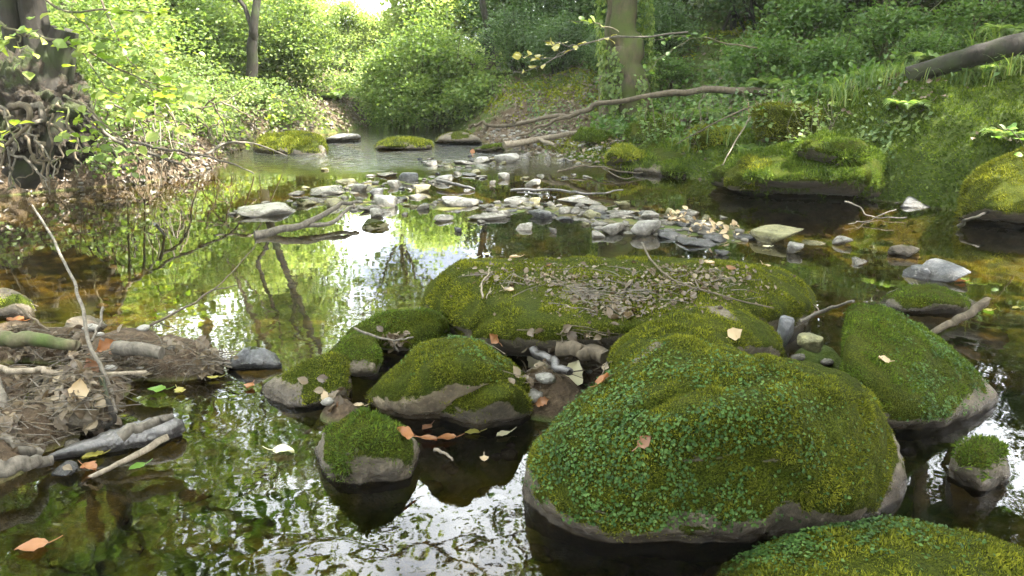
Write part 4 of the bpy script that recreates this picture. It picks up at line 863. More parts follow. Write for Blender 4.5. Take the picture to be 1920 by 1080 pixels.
for i, (pp, lab) in enumerate([([[A(215, 210, 8.2), A(260, 225, 8.0), A(315, 262, 7.8), A(350, 295, 7.7)], [A(260, 225, 8.0), A(300, 235, 7.9), A(345, 250, 7.8)], [A(230, 215, 8.1), A(240, 260, 7.9), A(265, 300, 7.7)]], 'drooping green bough over the litter strip, left of the dead branch tips'),
   ([[A(330, 190, 9.6), A(375, 205, 9.4), A(415, 232, 9.2), A(440, 262, 9.1)], [A(375, 205, 9.4), A(390, 240, 9.2), A(395, 270, 9.1)]], 'drooping green bough just left of the slim dark trunk'),
   ([[A(130, 215, 7.0), A(175, 240, 6.8), A(215, 285, 6.6), A(235, 320, 6.5)], [A(175, 240, 6.8), A(165, 280, 6.7), A(180, 315, 6.6)]], 'drooping green bough beside the root tree, touching the litter strip'),
   ([[A(500, 175, 11.6), A(530, 190, 11.4), A(575, 215, 11.2), A(600, 240, 11.1)], [A(530, 190, 11.4), A(520, 220, 11.2), A(500, 240, 11.1)]], 'green bough hanging behind the long sunlit boulder')]):
    leafy_bough(lab, pp, ['leaf_sun_tint', 'leaf_hazel', 'leaf_bright', 'leaf_hazel'][i], .065, 190, 580 + i, r0=.012, spread=.15)
# ivy growing on the thick trunk
iv = next(ob for ob in bpy.data.objects if 'thick mossy ivy' in str(ob.get('label', ''))); rng = np.random.default_rng(9)
n = 5600; a_ = rng.uniform(0, 6.28, n); z_ = rng.uniform(-.1, 2.4, n) ; k_ = (fbm(np.stack([np.cos(a_) * 1.2, np.sin(a_) * 1.2, z_ * 1.6], 1), 77, 3) > -.05); a_, z_ = a_[k_], z_[k_]
x_ = np.interp(z_, [0, .9, 2.5], [0, (atD(1172, 0, 10.2)[0] - atD(1188, 175, 10.2)[0]) * .8, (atD(1172, 0, 10.2)[0] - atD(1188, 175, 10.2)[0]) * 1.7]); r_ = .3 + rng.uniform(-.01, .05, len(a_))
Pn = np.stack([np.cos(a_), np.sin(a_), np.zeros(len(a_))], 1); mb = MB(); leaves(mb, np.stack([x_, 0 * x_, z_], 1) + Pn * r_[:, None], Pn + rng.normal(0, .4, Pn.shape) + [0, 0, .3], rng.normal(0, .5, Pn.shape) - [0, 0, 1], rng.uniform(.03, .07, len(a_)), 'diamond', 1.1)
mb.build('ivy', M['leaf_sun_tint'], iv, smooth=False)
# high boughs seen in the pool's reflections; the last, unseen, is added for shade
W_ = np.array
leafy_bough('high thin bough crossing above the pool, mirrored in the near water', [[W_([-4.2, 7.5, 2.9]), W_([-2.4, 7.0, 3.5]), W_([-.8, 6.5, 3.3]), W_([.6, 6.3, 3.0])], [W_([-2.4, 7.0, 3.5]), W_([-1.6, 6.2, 3.0]), W_([-.9, 5.7, 2.6])], [W_([-.8, 6.5, 3.3]), W_([-.1, 6.9, 3.9]), W_([.5, 7.4, 4.4])]], 'leaf_sun_tint', .08, 520, 560, r0=.05, spread=.42, kind='diamond')
leafy_bough('second high bough above the left half of the pool', [[W_([-4.6, 6.2, 2.9]), W_([-3.4, 5.6, 3.1]), W_([-2.2, 5.0, 2.9]), W_([-1.7, 4.6, 2.7])], [W_([-3.4, 5.6, 3.9]), W_([-2.8, 6.2, 4.6]), W_([-1.9, 6.7, 5.2])]], 'leaf_sun_tint', .12, 2200, 561, r0=.04, spread=.75, kind='diamond')
leafy_bough('high bough reaching over the pool from the right bank', [[W_([3.6, 8.5, 3.4]), W_([2.3, 8.0, 4.0]), W_([1.5, 7.6, 4.0]), W_([1.0, 7.3, 3.7])], [W_([2.3, 8.0, 4.9]), W_([1.7, 7.0, 4.6]), W_([1.2, 6.3, 4.2])]], 'leaf_sun_tint', .11, 600, 562, r0=.04, spread=.42, kind='diamond')
leafy_bough('unseen dense bough added over the near boulders to shade them', [[W_([4.4, 4.2, 5.4]), W_([3.2, 3.4, 6.0]), W_([2.4, 2.4, 6.2]), W_([1.4, 1.8, 6.2])], [W_([3.2, 3.4, 6.0]), W_([2.8, 1.8, 6.0]), W_([2.6, .8, 6.0])], [W_([2.8, 4.3, 6.0]), W_([2.4, 5.4, 6.2]), W_([1.6, 6.0, 6.4])]], 'leaf_crown', .18, 5200, 563, r0=.06, spread=.8, kind='diamond')
# thin bare twigs trailing over the left waterline
rng = np.random.default_rng(21)
for k in range(48):
    x0_ = rng.uniform(110, 430); y0_ = np.interp(x0_, [110, 430], [215, 215]) + rng.uniform(-35, 45); D_ = np.interp(x0_, [110, 430], [6.0, 8.9]); dx_ = rng.uniform(-40, 75); yw = np.interp(x0_ + dx_, [0, 130, 300, 330, 480], [350, 340, 330, 305, 262])
    p1 = atD(x0_, y0_, D_); p3 = at(x0_ + dx_, min(yw + rng.uniform(-5, 28), 372), .03); p2 = (p1 + p3) / 2 + [rng.normal(0, .1), rng.normal(0, .1), rng.uniform(.0, .18)]
    mb = MB(); tube(mb, [p1 - p1, p2 - p1, p3 - p1], rng.uniform(.005, .012), .002, n=14, segs=5, wob=.03, seed=k)
    q_ = (p2 + p3) / 2; tube(mb, [p2 - p1, (p2 + q_) / 2 - p1 + rng.normal(0, .04, 3), q_ - p1 + rng.normal(0, .14, 3)], .005, .0015, n=6, segs=4, seed=k)
    o_ = mb.build('bare_twig', M[['wood_grey', 'wood_brown', 'wood_pale'][k % 3]]); o_.location = p1; tag(o_, 'thin bare twig trailing from the left bank to the waterline', 'twig', 'bare twigs trailing over the left waterline')
# ferns
def make_fern(label, seed, L_=.5, nf=11, mat='leaf_bright'):
    rng = np.random.default_rng(seed); root = empty('fern', (0, 0, 0), label, 'fern')
    for k in range(nf):
        mb = MB(); a = k * 2.4 + rng.uniform(-.3, .3); ln = L_ * rng.uniform(.7, 1.1); d = np.array([math.cos(a), math.sin(a), 0]); t_ = np.linspace(0, 1, 9)
        C = np.outer(t_ * (1 - .15 * t_), d) * ln * .9 + np.outer(t_ * 1.5 - 1.35 * t_ ** 2.2, [0, 0, 1]) * ln * .6
        P = tube(mb, C, .004, .0012, n=22, segs=4, rough=0); T = np.gradient(P, axis=0); T /= np.linalg.norm(T, axis=1)[:, None]
        W = np.cross(T, [0, 0, 1.0]); W /= np.linalg.norm(W, axis=1)[:, None] + 1e-9; N = np.cross(W, T)
        wd = np.sin(np.pi * np.linspace(.08, 1, 22) ** .7) * ln * .27 + .006
        for s_ in (-1, 1): leaves(mb, P[2:], N[2:] + rng.normal(0, .12, (20, 3)), W[2:] * s_ + T[2:] * .45 - [0, 0, .15], wd[2:], 'oval', .42)
        mb.build('frond', M[mat], root, smooth=False)
    return root
FERN = [(1290, 205, 8.6, .8), (1420, 235, 7.4, .7), (1560, 200, 7.8, .9), (1650, 160, 8.4, 1.0), (1740, 175, 7.8, .8), (1820, 215, 7.1, .8), (1890, 160, 7.6, 1.0), (1500, 255, 7.0, .6), (1340, 150, 9.3, 1.0), (1880, 300, 6.2, .6), (1225, 215, 9.1, .7), (1690, 270, 6.8, .6), (1460, 120, 9.2, 1.1), (1770, 120, 9.0, 1.1), (1600, 110, 9.6, 1.2), (1130, 225, 9.8, .6)]
f0 = make_fern('green fern with arching fronds growing on the right bank', 71, .5)
for i, (px, py, D_, s_) in enumerate(FERN):
    q = atD(px, py, D_); o = f0 if i == 0 else dup(f0, (0, 0, 0), 0, (1, 1, 1)); put(o, q[0], q[1], i * 1.3, s_ * .95); o['group'] = 'ferns of the right bank'
f1 = make_fern('sunlit fern on the left bank', 72, .5, 10)
for i, (x_, y_, s_) in enumerate([(-4.1, 7.6, .8), (-3.9, 9.0, .7), (-4.3, 9.9, .9), (-4.7, 8.4, .9), (-3.6, 11.4, .7), (-5.1, 7.0, .8), (-5.2, 9.4, 1.1), (-2.8, 12.9, .9)]):
    o = f1 if i == 0 else dup(f1, (0, 0, 0), 0, (1, 1, 1)); put(o, x_, y_, i * 1.7, s_); o['group'] = 'ferns of the left bank'
# climbing growth that hangs over the lip of the right bank
rng = np.random.default_rng(22)
for k, (px, py, D_, w__) in enumerate([(1330, 215, 8.2, 60), (1440, 205, 7.6, 60), (1530, 225, 7.2, 60), (1640, 190, 7.6, 70), (1760, 190, 7.5, 60), (1860, 185, 7.2, 70), (1250, 225, 8.8, 50)]):
    pths = []
    for j in range(9):
        a_ = px + rng.uniform(-w__, w__); b_ = py + rng.uniform(-15, 15); ln = rng.uniform(30, 75)
        pths.append([atD(a_, b_ - 20, D_ + .1), atD(a_ + rng.uniform(-12, 12), b_ - 28, D_ - .15), atD(a_ + rng.uniform(-22, 22), b_ + ln * .4, D_ - .35), atD(a_ + rng.uniform(-30, 30), b_ + ln, D_ - .4)])
    leafy_bough('trailing leafy stems ' + ['above the low mossy bank rock', 'on the lip left of the dry hanging grass', 'above the middle of the overhanging bank boulder', 'left of the head of the dark gully', 'right of the head of the dark gully', 'below the thick mossy log', 'just right of the ivy covered trunk'][k], pths, ['leaf_mid', 'ivy', 'leaf_bright'][k % 3], .05, 150, 700 + k, r0=.005, spread=.06, kind='diamond', name='trailing_plant', cat='plant')
# grass tufts
def grass_tuft(label, x, y, n, hgt, sp, seed, mat='grass', dz=0, dirx=0):
    rng = np.random.default_rng(seed); mb = MB(); z0 = gz(x, y) + dz
    for k in range(n):
        b_ = np.array([rng.normal(0, sp * .35), rng.normal(0, sp * .35), -.02]); a = rng.uniform(0, 6.28); h_ = hgt * rng.uniform(.5, 1.1); r = h_ * rng.uniform(.3, .9)
        d = np.array([math.cos(a) + dirx, math.sin(a) * .6 - .2, 0]); t_ = np.linspace(0, 1, 7)
        C = b_ + np.outer(t_ ** 1.6, d) * r + np.outer(t_ * (1 - .42 * t_ ** 2), [0, 0, h_]); w_ = np.array([-d[1], d[0], 0]); w_ /= np.linalg.norm(w_) + 1e-9
        wd = (.0038 * (1 - t_ ** 2) + .0005)[:, None]; V = np.concatenate([C - w_ * wd, C + w_ * wd]); i = np.arange(6)
        mb.add(V, np.stack([i, i + 1, i + 8, i + 7], 1))
    o = mb.build('grass_tuft', M[mat], smooth=False); o.location = (x, y, z0); tag(o, label, 'grass tuft'); return o
g_ = [(1500, 150, 8.3, 130, .5, 'arching tuft of long pale grass on top of the right bank'), (1400, 170, 8.6, 70, .38, 'lower grass tuft left of the arching pale one'), (1570, 175, 8.0, 90, .42, 'grass tuft right of the arching pale one'),
      (1690, 150, 8.2, 80, .38, 'grass tuft beside the end of the mossy log'), (1850, 170, 7.4, 80, .36, 'grass tuft below the mossy log at the right edge'), (1460, 200, 7.9, 60, .3, 'dry hanging grass on the lip of the right bank'),
      (720, 240, 12.3, 80, .5, 'grass tuft at the foot of the bright green shrub')]
for i, (px, py, D0, n, h_, lab) in enumerate(g_):
    q = A(px, py, D0); grass_tuft(lab, q[0], q[1], n, h_, .35, 600 + i, mat='dead_tan' if 'dry' in lab else 'grass')

tuft = grass_tuft('small hanging tuft of grass on the face of the right bank', 2.6, 8.0, 60, .26, .22, 640); rng = np.random.default_rng(64)
for i in range(34):
    px = rng.uniform(1130, 1915); py = np.interp(px, [1130, 1300, 1500, 1700, 1915], [250, 240, 235, 225, 215]) + rng.uniform(-45, 60); D_ = np.interp(px, [1130, 1300, 1500, 1700, 1915], [9.2, 8.3, 7.5, 7.3, 6.6]) - (py - 230) * .006
    q = atD(px, py, D_); o = tuft if i == 0 else tuft.copy()
    if i: COL.objects.link(o)
    sc_ = rng.uniform(.6, 1.25); o.location = (q[0], q[1], max(gz(q[0], q[1]), .02)); o.scale = (sc_,) * 3; o.rotation_euler = (0, 0, rng.uniform(-.6, .6)); o['group'] = 'hanging grass tufts of the right bank'
# ---- ground cover, litter and fine debris (uncountable)
def cover(name, label, cat, mat, n, region, size, kind, seed, up=1.0, aspect=.9, jit=.5, zoff=(.005, .05), dens=None):
    rng = np.random.default_rng(seed); x = rng.uniform(region[0], region[1], n * 3); y = rng.uniform(region[2], region[3], n * 3)
    dl, dr = chan(x, y); k = dens(x, y, dl, dr) > rng.random(n * 3); x, y = x[k][:n], y[k][:n]; z = H(x, y); e = .03
    gxn = -(H(x + e, y) - z) / e; gyn = -(H(x, y + e) - z) / e; Nn = np.stack([gxn, gyn, np.ones(len(x))], 1); m = len(x)
    P = np.stack([x, y, z], 1) + rng.uniform(zoff[0], zoff[1], (m, 1)) * [0, 0, 1]
    if kind == 'blade': U = Nn * up + rng.normal(0, jit, (m, 3)); W = rng.normal(0, 1, (m, 3)) + [0, -1.5, 0]
    else: W = Nn * up + rng.normal(0, jit, (m, 3)); U = rng.normal(0, 1, (m, 3))
    mb = MB(); leaves(mb, P, W, U, size * rng.uniform(.5, 1.3, m), kind, aspect); o = mb.build(name, M[mat], smooth=False); tag(o, label, cat, kind='stuff'); return o
pn = lambda x, y, f, s: n2(x, y, f, s)
cover('ivy_ground_cover', 'small dark green leaves creeping over the right bank', 'ground cover', 'ivy', 52000, (.2, 9, 5, 14), .042, 'diamond', 1, dens=lambda x, y, a, b: (b > .12) * np.clip(.5 + 2.5 * pn(x, y, 1.3, 5), 0, 1) * (1 - .93 * np.exp(-((y - 9.9) / 1.4) ** 2) * (b < 2.0)))
cover('moss_carpet', 'short moss blades carpeting the right bank', 'moss', 'moss_green', 110000, (.6, 6.5, 5, 9.6), .03, 'blade', 2, jit=.45, aspect=.35, zoff=(-.004, .0), dens=lambda x, y, a, b: (b > .02) * (b < 2) * 1.0)
cover('fern_undergrowth', 'taller green shoots growing through the right bank', 'undergrowth', 'leaf_mid', 16000, (1.0, 9, 5.5, 14), .065, 'diamond', 3, jit=.8, zoff=(.03, .25), dens=lambda x, y, a, b: (b > .8) * np.clip(.3 + 3 * pn(x, y, 1.0, 8), 0, 1))
cover('leaf_litter_right', 'dry leaf litter on the beach and right bank', 'leaf litter', 'dead_mix', 9000, (-.8, 6, 6, 14), .05, 'diamond', 4, dens=lambda x, y, a, b: (b > -.03) * np.clip(.03 + np.exp(-((y - 10.0) / 1.6) ** 2) * (b < 2.6) + .4 * (pn(x, y, 1.5, 6) > .15), 0, 1)).name = 'leaf_litter'
cover('leaf_litter', 'dry leaf litter on the far left bank', 'leaf litter', 'dead_dark', 15000, (-7, -2.2, 5.5, 13.5), .05, 'diamond', 5, dens=lambda x, y, a, b: (a > -.05) * np.clip(.9 - .3 * a, .1, 1))
cover('left_bank_herbs', 'low green herbs on the left bank', 'ground cover', 'leaf_sun_tint', 62000, (-8, -2.4, 6.0, 14), .05, 'diamond', 6, jit=.7, zoff=(.01, .3), dens=lambda x, y, a, b: (a > .05) * np.clip(.5 + 3 * pn(x, y, 1.2, 9), 0, 1)).name = 'low_herbs'
cover('moss_blades', 'thin moss and shoots on the litter beach of the right bank', 'moss', 'moss_yellow', 16000, (-.4, 4, 8, 12), .03, 'blade', 7, jit=.5, zoff=(0, .004), dens=lambda x, y, a, b: (b > .3) * np.clip(3 * pn(x, y, 1.6, 19), 0, 1)).name = 'moss_carpet'
# far ground beyond the pool: low growth, sunlight put into its pale leaves
cover('far_growth', 'low growth beyond the end of the pool, sunlit tone put into its leaf colour', 'undergrowth', 'leaf_sun_glow', 30000, (-14, 6, 13.5, 34), .09, 'diamond', 8, jit=.7, zoff=(.02, .5), dens=lambda x, y, a, b: np.maximum(a, b) > .1)
# litter and twigs of the left foreground bank, of the pockets between boulders, and crumbs on the slab
def litter(label, spots, n, seed, size, mat, kind='oval', jit=.5, twig=False, name='leaf_litter', cat='leaf litter'):
    rng = np.random.default_rng(seed); mb = MB(); P = []; Nn = []
    for k in range(n):
        a, b_, ra, rb = spots[rng.integers(len(spots))]; h_, nn = hit(a + rng.normal(0, ra), b_ + rng.normal(0, rb), .006)
        if h_[2] < .012: continue
        P.append(h_); Nn.append(nn)
    P = np.array(P); Nn = np.array(Nn); m = len(P)
    if twig:
        for q in P:
            a = rng.uniform(0, 6.28); L_ = rng.uniform(.04, .16) * size; d = np.array([math.cos(a), math.sin(a) * .7, rng.normal(0, .18)]) * L_
            tube(mb, [q - d + [0, 0, .012], q + rng.normal(0, .006, 3) + [0, 0, .016], q + d + [0, 0, .012]], rng.uniform(.001, .0028), .0009, n=5, segs=4, rough=0)
    else: leaves(mb, P + [0, 0, .006], Nn + rng.normal(0, jit, (m, 3)), rng.normal(0, 1, (m, 3)), size * rng.uniform(.5, 1.2, m), kind, 1.0)
    o = mb.build(name, M[mat], smooth=False); tag(o, label, cat, kind='stuff')
DS = [(60, 650, 60, 22), (160, 670, 50, 20), (260, 690, 50, 18), (340, 680, 40, 16), (60, 720, 50, 30), (180, 740, 40, 25), (40, 800, 40, 30), (230, 790, 40, 18), (380, 690, 22, 12)]
litter('brown rotting leaves heaped on the litter bank in the left foreground', DS, 1700, 31, .045, 'dead_mix')
litter('fine twigs tangled on the litter bank in the left foreground', DS, 800, 32, .7, 'wood_brown', twig=True, name='fine_twigs', cat='twigs')
litter('fine grey twigs tangled on the litter bank in the left foreground', DS, 300, 33, .8, 'wood_grey', twig=True, name='fine_twigs', cat='twigs')
SL = [(1000, 520, 70, 16), (1150, 535, 90, 18), (1280, 550, 80, 18), (1150, 575, 60, 14), (1300, 520, 60, 12)]
litter('dry crumbs of leaf on top of the flat mossy slab', SL, 1000, 34, .015, 'dead_mix', kind='diamond')
litter('brown leaf fragments on top of the flat mossy slab', SL, 420, 35, .028, 'dead_mix')
litter('fine twigs on top of the flat mossy slab', SL + [(1120, 560, 50, 15)], 110, 36, .5, 'wood_grey', twig=True, name='fine_twigs', cat='twigs')
PK = [(1040, 660, 40, 18), (1080, 690, 35, 16), (1010, 700, 25, 15), (1100, 650, 25, 12)]
litter('rotting leaves in the pocket between the slab and the largest boulder', PK, 260, 37, .05, 'dead_mix')
litter('broken twigs in the pocket between the slab and the largest boulder', PK, 120, 38, .8, 'wood_brown', twig=True, name='fine_twigs', cat='twigs')
litter('leaf scraps caught between the small mossy boulders on the left', [(640, 745, 25, 14), (735, 640, 16, 8), (1530, 600, 14, 14), (1160, 590, 20, 20)], 130, 39, .04, 'dead_mix')
litter('dead leaves among the stones at the right end of the gravel bar', [(1370, 430, 18, 9), (1335, 425, 18, 7), (1270, 412, 14, 5)], 130, 40, .05, 'dead_tan')

# ---- individual fallen leaves:  px, py, size, colour, heading, label
FL = [
 (205, 660, .085, 'dead_orange', .3, 'large orange brown leaf standing up on the litter bank beside the short log', 1),
 (1427, 625, 0, 0, 0, 0, 0),
 (1137, 716, .05, 'dead_orange', 1.2, 'orange brown leaf on the top left edge of the largest boulder', 0),
 (1375, 628, .055, 'dead_tan', .4, 'tan curled leaf on the mossy hump behind the largest boulder', 0),
 (1425, 648, .05, 'dead_pale', .0, 'pale leaf on top of the largest boulder, nearest its back edge', 0),
 (1520, 665, .05, 'dead_pale', -.2, 'pale leaf at the foot of the upright greenish stone', 0),
 (1652, 678, .045, 'dead_tan', 2.4, 'narrow tan leaf on the wedge shaped boulder', 0),
 (1210, 826, .04, 'dead_brown', .8, 'small brown leaf in the middle of the largest boulder', 0),
 (1100, 1000, .06, 'dead_orange', .3, 'ochre leaf floating at the foot of the largest boulder', 0),
 (755, 815, .06, 'dead_orange', 2.2, 'orange leaf on the right shoulder of the mossy rock at middle bottom', 0),
 (805, 828, .055, 'dead_orange', 2.8, 'left one of two overlapping orange leaves floating by the rounded dark rock', 0),
 (838, 826, .06, 'dead_orange', .2, 'right one of two overlapping orange leaves floating by the rounded dark rock', 0),
 (800, 806, .045, 'dead_brown', 1.0, 'brown wet leaf behind the two overlapping orange leaves', 0),
 (886, 814, .05, 'leaf_yellow', .1, 'oval yellow green leaf floating in front of the rounded dark rock', 0),
 (944, 818, .055, 'dead_pale', .6, 'crumpled cream leaf floating near the foot of the largest boulder', 0),
 (908, 865, .035, 'dead_tan', 1.6, 'small dull yellow leaf floating in the dark pool', 0),
 (532, 850, .07, 'dead_pale', 3.0, 'large pale yellow leaf with long stalk floating in the left pool', 0),
 (642, 896, .065, 'dead_pale', .2, 'cream rounded leaf floating left of the middle bottom mossy rock', 0),
 (1000, 690, .075, 'dead_pale', 2.1, 'cream pointed leaf leaning in the litter pocket', 1),
 (1030, 705, .07, 'dead_tan', .7, 'tan leaf lying in front of the cream pointed one', 0),
 (1062, 715, .11, 'dead_pale', 1.0, 'big grey white leaf leaning on the back of the largest boulder', 1),
 (1018, 755, .05, 'dead_orange', .5, 'rust red leaf at the left foot of the largest boulder', 0),
 (930, 633, .05, 'dead_orange', 2.6, 'orange brown leaf at the top right end of the tan flanked boulder', 0),
 (640, 765, .06, 'dead_brown', 1.0, 'reddish brown leaf above the mossy rock at middle bottom', 0),
 (672, 765, .04, 'dead_tan', .0, 'small tan leaf on the back of the middle bottom mossy rock', 0),
 (612, 745, .05, 'dead_tan', 2.0, 'pale brown leaf wedged left of the reddish brown one', 0),
 (468, 728, .045, 'dead_orange', 1.4, 'orange leaf stuck to the left tip of the dark low boulder', 0),
 (884, 485, .06, 'dead_pale', .1, 'pale leaf at the back left corner of the slab', 0),
 (912, 480, .05, 'dead_pale', .9, 'upturned cream leaf right next to the pale leaf on the slab corner', 0),
 (965, 486, .05, 'dead_tan', .0, 'tan leaf on the back rim of the slab', 0),
 (955, 548, .055, 'dead_tan', .0, 'curled grey brown leaf with dark shadow on the left of the slab', 0),
 (1030, 500, .03, 'dead_orange', 1.0, 'tiny reddish leaf near the back rim of the slab', 0),
 (1330, 497, .05, 'dead_tan', .3, 'tan leaf near the back right rim of the slab', 0),
 (1370, 505, .05, 'dead_brown', .3, 'brown leaf on the right half of the slab', 0),
 (1435, 500, .06, 'dead_tan', 2.9, 'long tan leaf near the right end of the slab', 0),
 (1530, 590, .06, 'dead_brown', .4, 'brown leaf in the hollow behind the upright stones', 0),
 (1437, 465, .05, 'dead_pale', .1, 'white leaf with upright stalk floating below the largest bar stone', 0),
 (1800, 530, .06, 'dead_orange', .1, 'orange leaf stuck to the front of the smooth slate stone', 0),
 (1850, 585, .05, 'leaf_yellow', .1, 'yellow leaf afloat by the tip of the broken branch', 0),
 (1905, 580, .045, 'leaf_yellow', .1, 'yellow leaf afloat at the right edge', 0),
 (60, 1030, .075, 'dead_orange', .4, 'orange and yellow leaf floating in the bottom left corner', 0),
 (400, 712, .045, 'leaf_yellow', .2, 'lime yellow leaf at the right tip of the litter bank', 0),
 (295, 735, .065, 'leaf_green1', .1, 'green leaf on wet mud in front of the litter bank', 0),
 (338, 738, .055, 'leaf_yellow', 2.2, 'mustard yellow leaf right of the green one on wet mud', 0),
 (258, 880, .05, 'leaf_green1', .8, 'small vivid green leaf floating by the pale stick', 0),
 (175, 860, .06, 'leaf_yellow', .6, 'yellow green leaf at the foot of the black driftwood', 0),
 (170, 882, .06, 'dead_orange', 2.6, 'rusty leaf just below the yellow green one', 0),
 (145, 745, .075, 'dead_tan', 1.4, 'lobed pinkish tan leaf hanging on the litter bank', 1),
 (165, 700, .07, 'dead_brown', 2.0, 'brown curled leaf right behind the lobed one', 1),
 (35, 745, .07, 'dead_brown', .1, 'flat brown leaf near the left edge of the litter bank', 0),
 (30, 605, .08, 'dead_orange', .0, 'pale orange leaf by the mossy stump end', 0),
 (1380, 295, .05, 'dead_pale', .3, 'pale leaf on the moss of the right bank', 0),
 (1735, 300, .06, 'leaf_yellow', .3, 'yellow leaf in the dark gully of the right bank', 0),
 (886, 288, .07, 'dead_orange', 1.4, 'orange leaf upright at the left end of the bright green mossy rock', 1),
 (1160, 1000, 0, 0, 0, 0, 0)]
rng = np.random.default_rng(77)
for px, py, sz, mt, hd, lab, stand in FL:
    if not sz: continue
    q, nn = hit(px, py, .006); mb = MB(); k = 7; s_ = np.linspace(0, 1, 9); wd = np.sin(np.pi * s_ ** .8) * .36 + .01; wd = wd * (1 + .16 * rng.normal(0, 1, 9)); curl = rng.uniform(.05, .3); bend = rng.uniform(-.2, .25)
    V = []
    for i, t_ in enumerate(s_):
        for u in np.linspace(-1, 1, 5): V.append([u * wd[i] * 1.0, t_ - .5, curl * u * u * .5 + bend * (t_ - .5) ** 2 * 2 + .02 * rng.normal()])
    V = np.array(V) * sz; i = np.arange(45).reshape(9, 5); mb.add(V, np.stack([i[:-1, :-1], i[:-1, 1:], i[1:, 1:], i[1:, :-1]], -1).reshape(-1, 4))
    tube(mb, [np.array([0, -.5, 0]) * sz, np.array([.03, -.72, .05]) * sz, np.array([.02, -.95, .16]) * sz], .0016, .001, n=5, segs=4, rough=0)
    o = mb.build('fallen_leaf', M[mt]); o.location = q + nn * (sz * .3 if stand else .003)
    from mathutils import Matrix
    nn_ = Vector(nn) if q[2] > .01 else Vector((0, 0, 1))
    if stand: nn_ = (nn_ * .35 + Vector((.1, -1, .2))).normalized()
    o.rotation_euler = (nn_.to_track_quat('Z', 'Y').to_matrix() @ Matrix.Rotation(hd - 1.57, 3, 'Z')).to_euler(); tag(o, lab, 'leaf')

# ---- sticks, logs and driftwood: paths of (px, py, z) or (px, py, None, D)
def PT(q): return A(q[0], q[1], q[3]) if len(q) > 3 else (at(*q) if len(q) == 3 else hit(q[0], q[1], .012)[0])
def stick(name, cat, label, paths, r0, r1, mat, seed=0, segs=8, wob=.012, group=None, rough=.2):
    P0 = PT(paths[0][0]); mb = MB()
    for k, p_ in enumerate(paths):
        pp = [PT(q) - P0 for q in p_]; tube(mb, pp, r0 if k == 0 else r0 * .55, r1, n=max(8, 6 * len(pp)), segs=segs, wob=wob, seed=seed + k, rough=rough)
    o = mb.build(name, M[mat]); o.location = P0; return tag(o, label, cat, group)
stick('stick', 'stick', 'tall pale bare stick rising from the litter bank on the left', [[(215, 775, .06), (205, 730, .1), (170, 640, .22), (150, 560, .3), (115, 480, .37), (60, 385, .46)], [(172, 640, .22), (185, 610, .25), (192, 575, .28)]], .008, .005, 'wood_grey', 1, wob=.006)
stick('twig', 'twig', 'thin bare twig arching over the water from the litter bank', [[(262, 622, .08), (330, 585, .14), (395, 545, .2), (440, 505, .25), (478, 462, .3)], [(300, 605, .1), (335, 620, .06)], [(395, 545, .2), (445, 535, .22)]], .006, .0015, 'wood_brown', 2, wob=.008)
stick('forked_driftwood', 'driftwood', 'forked grey driftwood lying in the pool at the left end of the stone bar', [[(478, 442, .01), (520, 432, .03), (570, 420, .06), (610, 400, .09), (640, 383, .12), (672, 378, .12)], [(560, 425, .04), (620, 418, .04), (650, 395, .08), (665, 385, .1)]], .03, .012, 'wood_grey', 3)
stick('dead_branch', 'branch', 'long dead branch with side twigs reaching from the root tree into the pool', [[(130, 178, None, 5.8), (160, 205, None, 5.9), (205, 255, None, 6.0), (240, 280, None, 6.2), (275, 310, .02)],
      [(205, 258, None, 6.0), (300, 278, None, 6.3), (370, 290, None, 6.5), (430, 305, None, 6.7), (475, 325, .02)], [(275, 285, None, 6.3), (330, 305, None, 6.5), (375, 325, .01)], [(205, 258, None, 6), (212, 285, None, 6), (235, 315, .05)], [(385, 290, None, 6.7), (420, 270, None, 7), (470, 268, None, 7.2), (540, 292, .02)]], .024, .006, 'wood_grey', 4)
stick('twig', 'twig', 'bare curved twig above the roots on the far left bank', [[(335, 205, None, 8.5), (390, 200, None, 8.4), (440, 180, None, 8.4), (468, 155, None, 8.3)], [(395, 200, None, 8.4), (425, 212, None, 8.3)]], .009, .004, 'wood_pale', 5)
stick('fallen_branch', 'branch', 'long fallen branch lying down the right bank onto the beach, forked', [[A(1375, 168, 9.2), A(1290, 172, 9.3), A(1200, 184, 9.5), A(1120, 196, 9.7), A(1070, 215, 9.8), A(1000, 228, 10.0), A(935, 236, 10.2), A(905, 232, 10.3), A(880, 240, 10.4)], [A(1085, 212, 9.8), A(1040, 228, 9.8), A(1010, 242, 9.8), A(970, 255, 9.8)], [A(965, 232, 10.1), A(955, 222, 10.1)], [A(915, 236, 10.3), A(905, 250, 10.3)]][0:4] if False else
      [[(1480, 175, None, 8.9), (1375, 168, None, 9.2), (1290, 172, None, 9.3), (1200, 184, None, 9.5), (1120, 196, None, 9.7), (1070, 215, None, 9.8), (1000, 228, None, 10.0), (935, 236, None, 10.2), (905, 232, None, 10.3), (880, 240, None, 10.4)], [(1085, 212, None, 9.8), (1040, 228, None, 9.8), (970, 255, None, 9.8)], [(965, 232, None, 10.1), (955, 222, None, 10.1)], [(915, 236, None, 10.3), (905, 250, None, 10.3)]], .042, .016, 'wood_brown', 6, segs=12, wob=.03)
stick('fallen_log', 'log', 'dark fallen log lying on the bank at the upper right edge', [[(1700, 142, None, 7.05), (1780, 120, None, 6.95), (1860, 97, None, 6.8), (1990, 62, None, 6.7)]], .07, .085, 'bark_dark', 7, segs=18, wob=.006, rough=.25)
stick('log', 'log', 'bleached root like log at the back of the beach', [[(945, 272, .08), (1010, 262, .12), (1060, 252, .18), (1120, 248, .2)], [(1010, 262, .12), (1040, 272, .1)]], .045, .02, 'wood_pale', 8)
